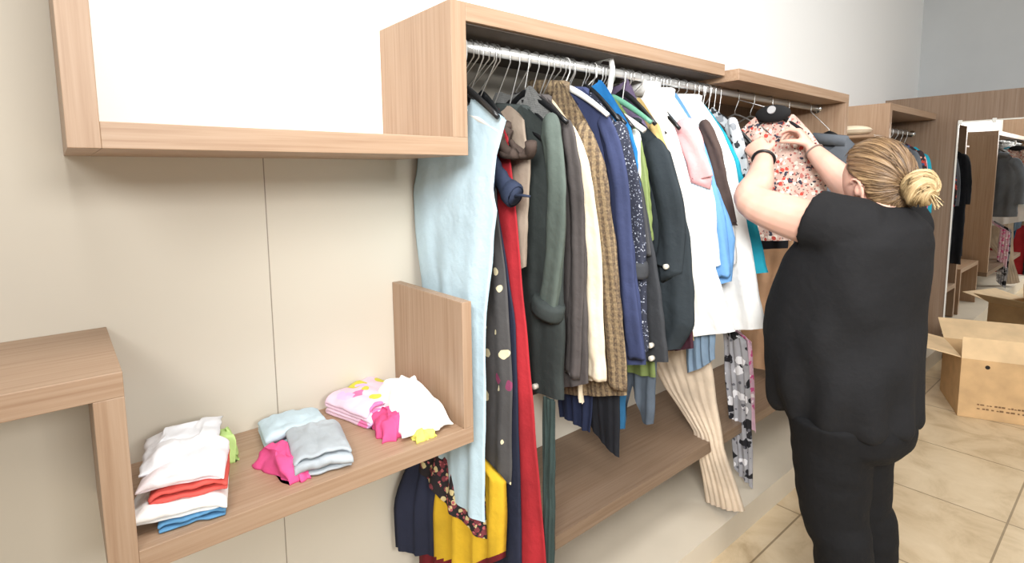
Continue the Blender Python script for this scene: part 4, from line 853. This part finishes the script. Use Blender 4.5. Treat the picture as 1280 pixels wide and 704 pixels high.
LKN = LWR + (Vector((2.03, -.504, 1.615))-LWR); RKN = RWR + (Vector((2.262, -.565, 1.680))-RWR)
body = MB()
# torso core
body.rings([ring(z, a*.93, bf*.92, bb*.92, of) for z, a, bf, bb, of in ((.64, .13, .10, .12, -.04), (.70, .165, .14, .17, -.02), (.85, .185, .20, .18, .0), (.95, .19, .215, .17, .0), (1.05, .19, .205, .165, .0), (1.15, .185, .175, .17, -.01), (1.25, .17, .135, .16, -.03), (1.31, .15, .09, .12, -.05), (1.36, .10, .06, .085, -.06))])
nk = AX - FB*.07
body.tube([nk+Vector((0, 0, 1.28)), nk+Vector((.005, .005, 1.36)), hp(-.02, 0, -.07), hp(-.01, 0, -.02)], [(.10, .10), (.070, .072), (.060, .062), (.055, .06)], 20)
head_mesh(body)
for s in (-1, 1):                                     # ears
    e0 = hp(-.008, s*.076, -.028)
    pts = [e0 + FH*(-.022*math.cos(R(a))+.002) + UH*(.035*math.sin(R(a))) + RH*s*(.008+.006*math.sin(R(a))) for a in range(-100, 150, 20)]
    body.tube(pts, .0055, 8); body.ball(e0+RH*s*.003, (.012, .012, .02), 10, 8)
for sh, el, wr, kn, side in ((LSH, LEL, LWR, LKN, -1), (RSH, REL, RWR, RKN, 1)):
    mid = el.lerp(wr, .35)
    pts = smooth_path([sh+RB*(-side)*.06+Vector((0, 0, .0)), sh, sh.lerp(el, .5)+Vector((0, 0, -.012)), el+(el-sh).normalized()*.01, el.lerp(wr, .45), wr], 5)
    n = len(pts); tab = [(0, .06), (.18, .070), (.42, .068), (.6, .056), (.78, .050), (1.0, .029)]
    body.tube(pts, [interp(tab, i/(n-1)) for i in range(n)], 18)
    body.ball(el, .054, 16, 12)
hand(body, LWR, LKN, (.95, .30, -.10), True, [(32, 42, 30), (38, 46, 30), (46, 50, 30), (52, 52, 30)], [(.55, .65, .45), (.85, .2, .5), (.9, -.1, .45)])
hand(body, RWR, RKN, (-.25, .88, -.40), False, [(42, 34, 18), (50, 46, 28), (56, 50, 30), (60, 50, 30)], [(.6, .45, .65), (.6, .1, .8), (.5, -.1, .85)])
LHIP, RHIP = Vector((1.812, -.905, 0)), Vector((1.925, -.93, 0))
def leg_pts(hip, foot, grow=0.0):
    pts = [hip+Vector((0, 0, .74)), hip+Vector((0, 0, .60)), hip.lerp(foot, .5)+Vector((0, 0, .42)), foot+Vector((0, 0, .36))-FB*.012, foot+Vector((0, 0, .26))-FB*.02, foot+Vector((0, 0, .09))]
    rad = [.122+grow, .106+grow, .087+grow, .076+grow, .072+grow, .046+grow]
    return smooth_path(pts, 4), rad
LFT, RFT = Vector((1.795, -.94, 0)), Vector((1.95, -.965, 0))
def add_leg(mb, hip, foot, grow=0.0, zmin=None):
    pts, rad = leg_pts(hip, foot, grow); n = len(pts); tab = [(i/5, r_) for i, r_ in enumerate(rad)]
    mb.tube(pts, [interp(tab, i/(n-1)) for i in range(n)], 22, up=(0, 1, 0))
def add_foot(mb, foot, g=0.0):
    rg = []
    for s, hw, ht in ((-.075, .026, .030), (-.05, .037, .045), (0, .040, .055), (.07, .046, .036), (.13, .044, .024), (.165, .022, .014)):
        c = foot+FB*s; rr_ = []
        for k in range(16):
            a = 2*math.pi*k/16; rr_.append(c+RB*(hw+g)*math.cos(a)+Vector((0, 0, max(.003, ht+(ht+g)*math.sin(a)))))
        rg.append(rr_)
    mb.rings(rg)
for h_, f_ in ((LHIP, LFT), (RHIP, RFT)):
    add_leg(body, h_, f_); add_foot(body, f_)
bmsh = bake(body, 'person', .0048, 5)
bmsh.materials.append(SKIN); bmsh.materials.append(LIP)
for p in bmsh.polygons:
    q = p.center-HC
    if abs(q.dot(UH)+.064) < .007 and abs(q.dot(RH)) < .022 and q.dot(FH) > .07: p.material_index = 1
person = D.objects.new('person', bmsh); link(person)
tag(person, 'woman in black tee and leggings with blond bun reaching up to the clothes rail', 'person')

def child(me, name, mat, label=None):
    o = D.objects.new(name, me); me.materials.append(mat); link(o, person)
    if label: o['label'] = label
    return o
# eyes
ew, ei = plain('eye_white', (240, 238, 234), .2), plain('iris', (84, 104, 120), .2)
for s in (-1, 1):
    mb = MB(); mb.ball(hp(.0745, s*.031, .012), .0115, 14, 10); eo = mb.build('eye', ew, person, smooth=True)
    mb = MB(); mb.ball(hp(.0825, s*.031, .012), .0058, 12, 8); mb.build('iris', ei, eo, smooth=True)

# t-shirt
tee = MB()
TR = [(.722, .192, .186, .198, -.005), (.745, .200, .200, .206, -.002), (.80, .208, .216, .202, .0), (.88, .215, .234, .194, .0), (.96, .215, .238, .190, .0), (1.05, .212, .224, .188, .0), (1.14, .208, .200, .192, -.008), (1.22, .204, .172, .192, -.015), (1.29, .196, .135, .184, -.025), (1.34, .165, .092, .152, -.045), (1.375, .110, .065, .105, -.065), (1.396, .080, .045, .078, -.075)]
tee.rings([ring(*r_) for r_ in TR])
for sh, el, side in ((LSH, LEL, -1), (RSH, REL, 1)):
    d_ = (el-sh).normalized()
    tee.tube([sh-RB*side*.10+Vector((0, 0, -.02)), sh-RB*side*.03, sh+d_*.05, sh+d_*.10], [.098, .100, .098, .096], 22)
def wr_fn(co, n_):
    rel = co-AX; u = rel.dot(FB); s = rel.dot(RB); z = co.z
    if z > 1.35: return co
    k = min(1, max(0, (1.35-z)/.12)); h = min(1, max(0, (z-.72)/.1))
    w = .0125*math.sin(24*(z*.8+u*1.15)+2.5*math.sin(3*z+s*4))*sstep(.5+.9*noise.noise(Vector((u*5, s*5, z*4)))) + .004*math.sin(41*(z*.5-u*.9)+s*9)*sstep(.5+noise.noise(Vector((u*5+9, s*5, z*4)))) + .010*noise.noise(Vector((u*7, s*7, z*3.0)))
    low = .010*math.sin(22*math.atan2(u, s+.0001)*.5+1.2*noise.noise(Vector((u*4, s*4, 2))))*sstep((.98-z)/.25)
    return co + n_*((w*k*(.4+.6*h)) + low)
tm = bake(tee, 't_shirt', .0085, 7, wr_fn)
child(tm, 't_shirt', FAB['blacktee'], 'loose black t-shirt')
hem = MB(); hr = [ring(.708, .232, .197, .212, -.005), ring(.722, .243, .207, .222, -.005)]
# leggings
lg = MB()
lg.rings([ring(z, a, bf, bb, of) for z, a, bf, bb, of in ((.63, .13, .09, .12, -.045), (.67, .165, .135, .165, -.03), (.72, .178, .165, .185, -.015), (.80, .19, .19, .18, .0), (.86, .19, .19, .17, .0))])
for h_, f_ in ((LHIP, LFT), (RHIP, RFT)):
    pts, rad = leg_pts(h_, f_, .006); pts = pts[:-1]; n = len(pts)+1; tab = [(i/5, r_) for i, r_ in enumerate(rad)]
    lg.tube(pts, [interp(tab, i/(n-1)) for i in range(n-1)], 22, up=(0, 1, 0))
lm = bake(lg, 'leggings', .008, 5, lambda co, n_: co+n_*(.0015+.004*noise.noise(Vector((co.x*9, co.y*9, co.z*22)))))
child(lm, 'leggings', FAB['leggings'], 'tight black leggings')
SHOE = plain('shoe_black', (30, 30, 32), .5)
for f_ in (LFT, RFT):
    mb = MB(); add_foot(mb, f_, .006); child(bake(mb, 'shoe', .006, 3), 'shoe', SHOE)
# bracelets
for wr, kn, el, r_, th, m_, lb in ((LWR, LKN, LEL, .036, .0055, PLASTIC_BLACK, 'black wrist band'), (RWR, RKN, REL, .0345, .003, plain('cord_bracelet', (120, 104, 96), .6), 'thin cord bracelet')):
    ax = (wr-el).normalized(); u = ax.orthogonal().normalized(); w_ = ax.cross(u); c = wr-ax*.012
    mb = MB(); mb.tube([c+u*r_*math.cos(R(a))+w_*r_*math.sin(R(a)) for a in range(0, 361, 15)], th, 8, cap=False); mb.build('bracelet', m_, person, smooth=True)['label'] = lb

# hair: cap with strand grooves running back to the bun, and the bun itself
HAIR, nt, b = base_mat('hair_blond', .42)
v = coords(nt, (46, 2.2, 1), kind='UV')
n1 = N(nt, 'ShaderNodeTexNoise', Scale=1.0, Detail=6.0, Roughness=.7); nt.links.new(v, n1.inputs['Vector'])
n2 = N(nt, 'ShaderNodeTexNoise', Scale=1.0, Detail=2.0); nt.links.new(coords(nt, (9, 1.2, 1), kind='UV'), n2.inputs['Vector'])
c1 = ramp(nt, n1.outputs['Fac'], [(.28, (70, 55, 43)), (.45, (118, 97, 76)), (.6, (156, 133, 104)), (.75, (208, 188, 154))])
c2 = ramp(nt, n2.outputs['Fac'], [(.35, (176, 150, 124)), (.65, (255, 244, 220))])
nt.links.new(mixc(nt, .8, c1, c2, 'MULTIPLY'), b.inputs['Base Color']); bump(nt, b, n1.outputs['Fac'], .6, .006)
HAIRB, nt, b = base_mat('hair_bun', .42)
n1 = N(nt, 'ShaderNodeTexNoise', Scale=1.0, Detail=6.0, Roughness=.7); nt.links.new(coords(nt, (34, 2, 1), kind='UV'), n1.inputs['Vector'])
nt.links.new(ramp(nt, n1.outputs['Fac'], [(.28, (116, 92, 64)), (.5, (178, 152, 110)), (.72, (222, 202, 160))]), b.inputs['Base Color']); bump(nt, b, n1.outputs['Fac'], .6, .006)

def uvmesh(name, verts, faces, uvs, mat, parent, loc=(0, 0, 0)):
    me = D.meshes.new(name); me.from_pydata([tuple(q) for q in verts], [], faces); me.update()
    ul = me.uv_layers.new(name='UVMap')
    for p in me.polygons:
        p.use_smooth = True
        for li, vi in zip(p.loop_indices, p.vertices): ul.data[li].uv = uvs[vi]
    me.materials.append(mat); o = D.objects.new(name, me); link(o, parent); return o
PAX = (-FH - UH*.28).normalized(); QU = (UH - PAX*UH.dot(PAX)).normalized(); QR = RH
verts, faces, uvs = [], [], []
NP_, NT_ = 160, 36
def hairline(ph):
    a = abs(math.degrees(ph) % 360); a = min(a, 360-a)
    return interp([(0, 138), (40, 132), (65, 116), (82, 92), (96, 68), (112, 63), (140, 62), (180, 60)], a)
def head_r(dv):
    f, r_, u = dv.dot(FH), dv.dot(RH), dv.dot(UH)
    return 1/math.sqrt((f/.100)**2+(r_/.080)**2+(u/(.119 if u > 0 else .112))**2)
for j in range(NT_+1):
    for i in range(NP_+1):
        ph = 2*math.pi*i/NP_; th = R(6) + (R(hairline(ph)+2.5*math.sin(9*ph)+1.5*math.sin(23*ph))-R(6))*j/NT_
        dv = PAX*math.cos(th) + math.sin(th)*(QU*math.cos(ph)+QR*math.sin(ph))
        g = .0022*math.sin(46*ph+3*math.sin(5*ph)+th*1.2) + .004*noise.noise(Vector((math.cos(ph)*5, math.sin(ph)*5, th*.8))) + .002*math.sin(97*ph+th*2)
        edge = 1-sstep((j/NT_-.86)/.14)
        vol = .012*sstep(j/NT_*3)
        r_ = head_r(dv)*1.02 + (.004+vol*.6+g)*edge*min(1, j/4+.3) + .0012
        verts.append(HC+dv*r_); uvs.append((i/NP_, j/NT_))
for j in range(NT_):
    for i in range(NP_): k = j*(NP_+1)+i; faces.append((k, k+1, k+NP_+2, k+NP_+1))
rr = random.Random(11)
def strand(pts, rad, u0):
    n0 = len(verts)
    for i, p in enumerate(pts):
        t = (pts[min(i+1, len(pts)-1)]-pts[max(i-1, 0)]).normalized(); a_ = t.orthogonal().normalized(); b_ = t.cross(a_)
        for k in range(4):
            verts.append(p+(a_*math.cos(k*math.pi/2)+b_*math.sin(k*math.pi/2))*rad*(1-.6*i/len(pts))); uvs.append((u0, i/len(pts)))
    for i in range(len(pts)-1):
        for k in range(4): faces.append((n0+i*4+k, n0+i*4+(k+1)%4, n0+(i+1)*4+(k+1)%4, n0+(i+1)*4+k))
for s in range(420):
    ph = rr.uniform(0, 2*math.pi); tm_ = R(hairline(ph)); j0 = rr.uniform(.05, .5); j1 = min(1.0, j0+rr.uniform(.3, .6)); lift = rr.uniform(.001, .007); pts = []
    dph = rr.uniform(-.12, .12)
    for k in range(10):
        t = j0+(j1-j0)*k/9; th = R(6)+(tm_-R(6))*t; p_ = ph+dph*t
        dv = PAX*math.cos(th)+math.sin(th)*(QU*math.cos(p_)+QR*math.sin(p_))
        pts.append(HC+dv*(head_r(dv)*1.02+.010+lift*math.sin(math.pi*k/9)))
    strand(pts, rr.uniform(.0007, .0018), rr.random())
for s in range(40):                                    # loose wisps at nape and temples
    ph = rr.uniform(2.5, 3.8); th = R(hairline(ph)-4); pts = []
    dv = PAX*math.cos(th)+math.sin(th)*(QU*math.cos(ph)+QR*math.sin(ph)); p = HC+dv*(head_r(dv)*1.02+.004); g = Vector((rr.uniform(-1, 1), rr.uniform(-1, 1), -1.5)).normalized()
    for k in range(6): pts.append(p+(dv*.004+g*.007)*k)
    strand(pts, .0009, rr.random())
uvmesh('hair', verts, faces, uvs, HAIR, person)['label'] = 'dark blond hair swept back'
BC = HC+PAX*.142-QU*.004
verts, faces, uvs = [], [], []
for j in range(31):
    th = math.pi*j/30
    for i in range(61):
        ph = 2*math.pi*i/60
        sw = math.sin(3*ph+5.2*th); rr_ = .050*(1+.10*sw+.03*math.sin(9*ph+14*th)+.05*noise.noise(Vector((math.cos(ph)*2, math.sin(ph)*2, th*2))))
        dv = PAX*math.cos(th)*.80+math.sin(th)*(QU*math.cos(ph)+QR*math.sin(ph)*.95)
        verts.append(BC+dv*rr_); uvs.append(((i/60*3+th*.83) % 1.0 if False else i/60+th*.28, th))
for j in range(30):
    for i in range(60): k = j*61+i; faces.append((k, k+1, k+62, k+61))
for s in range(90):
    ph0 = rr.uniform(0, 2*math.pi); th0 = rr.uniform(.3, 1.2); pts = []
    for k in range(9):
        th = th0+k*.2; ph = ph0-k*.26
        dv = PAX*math.cos(th)*.80+math.sin(th)*(QU*math.cos(ph)+QR*math.sin(ph)*.95); pts.append(BC+dv*(.050+.004*rr.random()))
    strand(pts, .0011, rr.random())
for s in range(14):                                    # tail sticking out of the bun
    a0 = BC+PAX*.02-QU*.01; dv = (PAX*1.0-QU*rr.uniform(-.1, .5)-RH*rr.uniform(-.2, .5)).normalized()
    strand([a0+dv*.009*k+Vector((.0004*k*k, 0, -.0009*k*k)) for k in range(6)], .0024, rr.random())
uvmesh('hair_bun', verts, faces, uvs, HAIRB, person)['label'] = 'pale blond knotted bun'

# ------------------------------------------------------------------ light
w = D.worlds.new('World'); sc.world = w; w.use_nodes = True
bg = w.node_tree.nodes['Background']; bg.inputs[0].default_value = (1.0, .985, .96, 1); bg.inputs[1].default_value = .40
def area(name, loc, tgt, sx, sy, e, c=(1, 1, 1)):
    l = D.lights.new(name, 'AREA'); l.shape = 'RECTANGLE'; l.size = sx; l.size_y = sy; l.energy = e; l.color = c
    o = D.objects.new(name, l); o.location = loc; o.rotation_euler = (Vector(tgt)-Vector(loc)).to_track_quat('-Z', 'Y').to_euler(); link(o); return o
area('shopfront_light', (.4, -4.4, 2.5), (1.6, 0, 1.3), 1.3, .7, 88, (1, .98, .95))
fl_ = area('side_fill_light', (-.7, -2.2, 2.4), (2.4, -.4, 1.1), 1.0, .8, 30, (1, .99, .97)); fl_.data.spread = R(78)  # added fill for the garment sides, not a lamp of the shop
area('ceiling_light_near', (.5, -1.5, 3.6), (.6, -.6, 0), 1.6, .8, 55)
area('ceiling_light_far', (3.2, -2.2, 3.6), (3.2, -1.6, 0), 1.6, .8, 30)

# ------------------------------------------------------------------ camera
cd = D.cameras.new('camera'); cam = D.objects.new('camera', cd); link(cam)
F_PX, CY, PITCH, ROLL, YAW = 676.08, 291.93, .1069, .0107, .6998
cd.sensor_fit = 'HORIZONTAL'; cd.sensor_width = 36; cd.lens = F_PX/1280*36; cd.shift_y = -(352-CY)/1280; cd.clip_start = .05
right = Vector((math.cos(YAW), -math.sin(YAW), 0)); fwd0 = Vector((math.sin(YAW), math.cos(YAW), 0)); upv = Vector((0, 0, 1))
fwd = fwd0*math.cos(PITCH) - upv*math.sin(PITCH); up2 = upv*math.cos(PITCH) + fwd0*math.sin(PITCH)
r3 = right*math.cos(ROLL) - up2*math.sin(ROLL); u3 = up2*math.cos(ROLL) + right*math.sin(ROLL)
cam.matrix_world = Matrix((( r3.x, u3.x, -fwd.x, 0), (r3.y, u3.y, -fwd.y, -1.5), (r3.z, u3.z, -fwd.z, 1.5), (0, 0, 0, 1)))
sc.camera = cam
sc.view_settings.view_transform = 'Standard'; sc.view_settings.look = 'None'; sc.view_settings.exposure = -.05
sc.cycles.use_denoising = True
sc.cycles.max_bounces = 8; sc.cycles.diffuse_bounces = 5
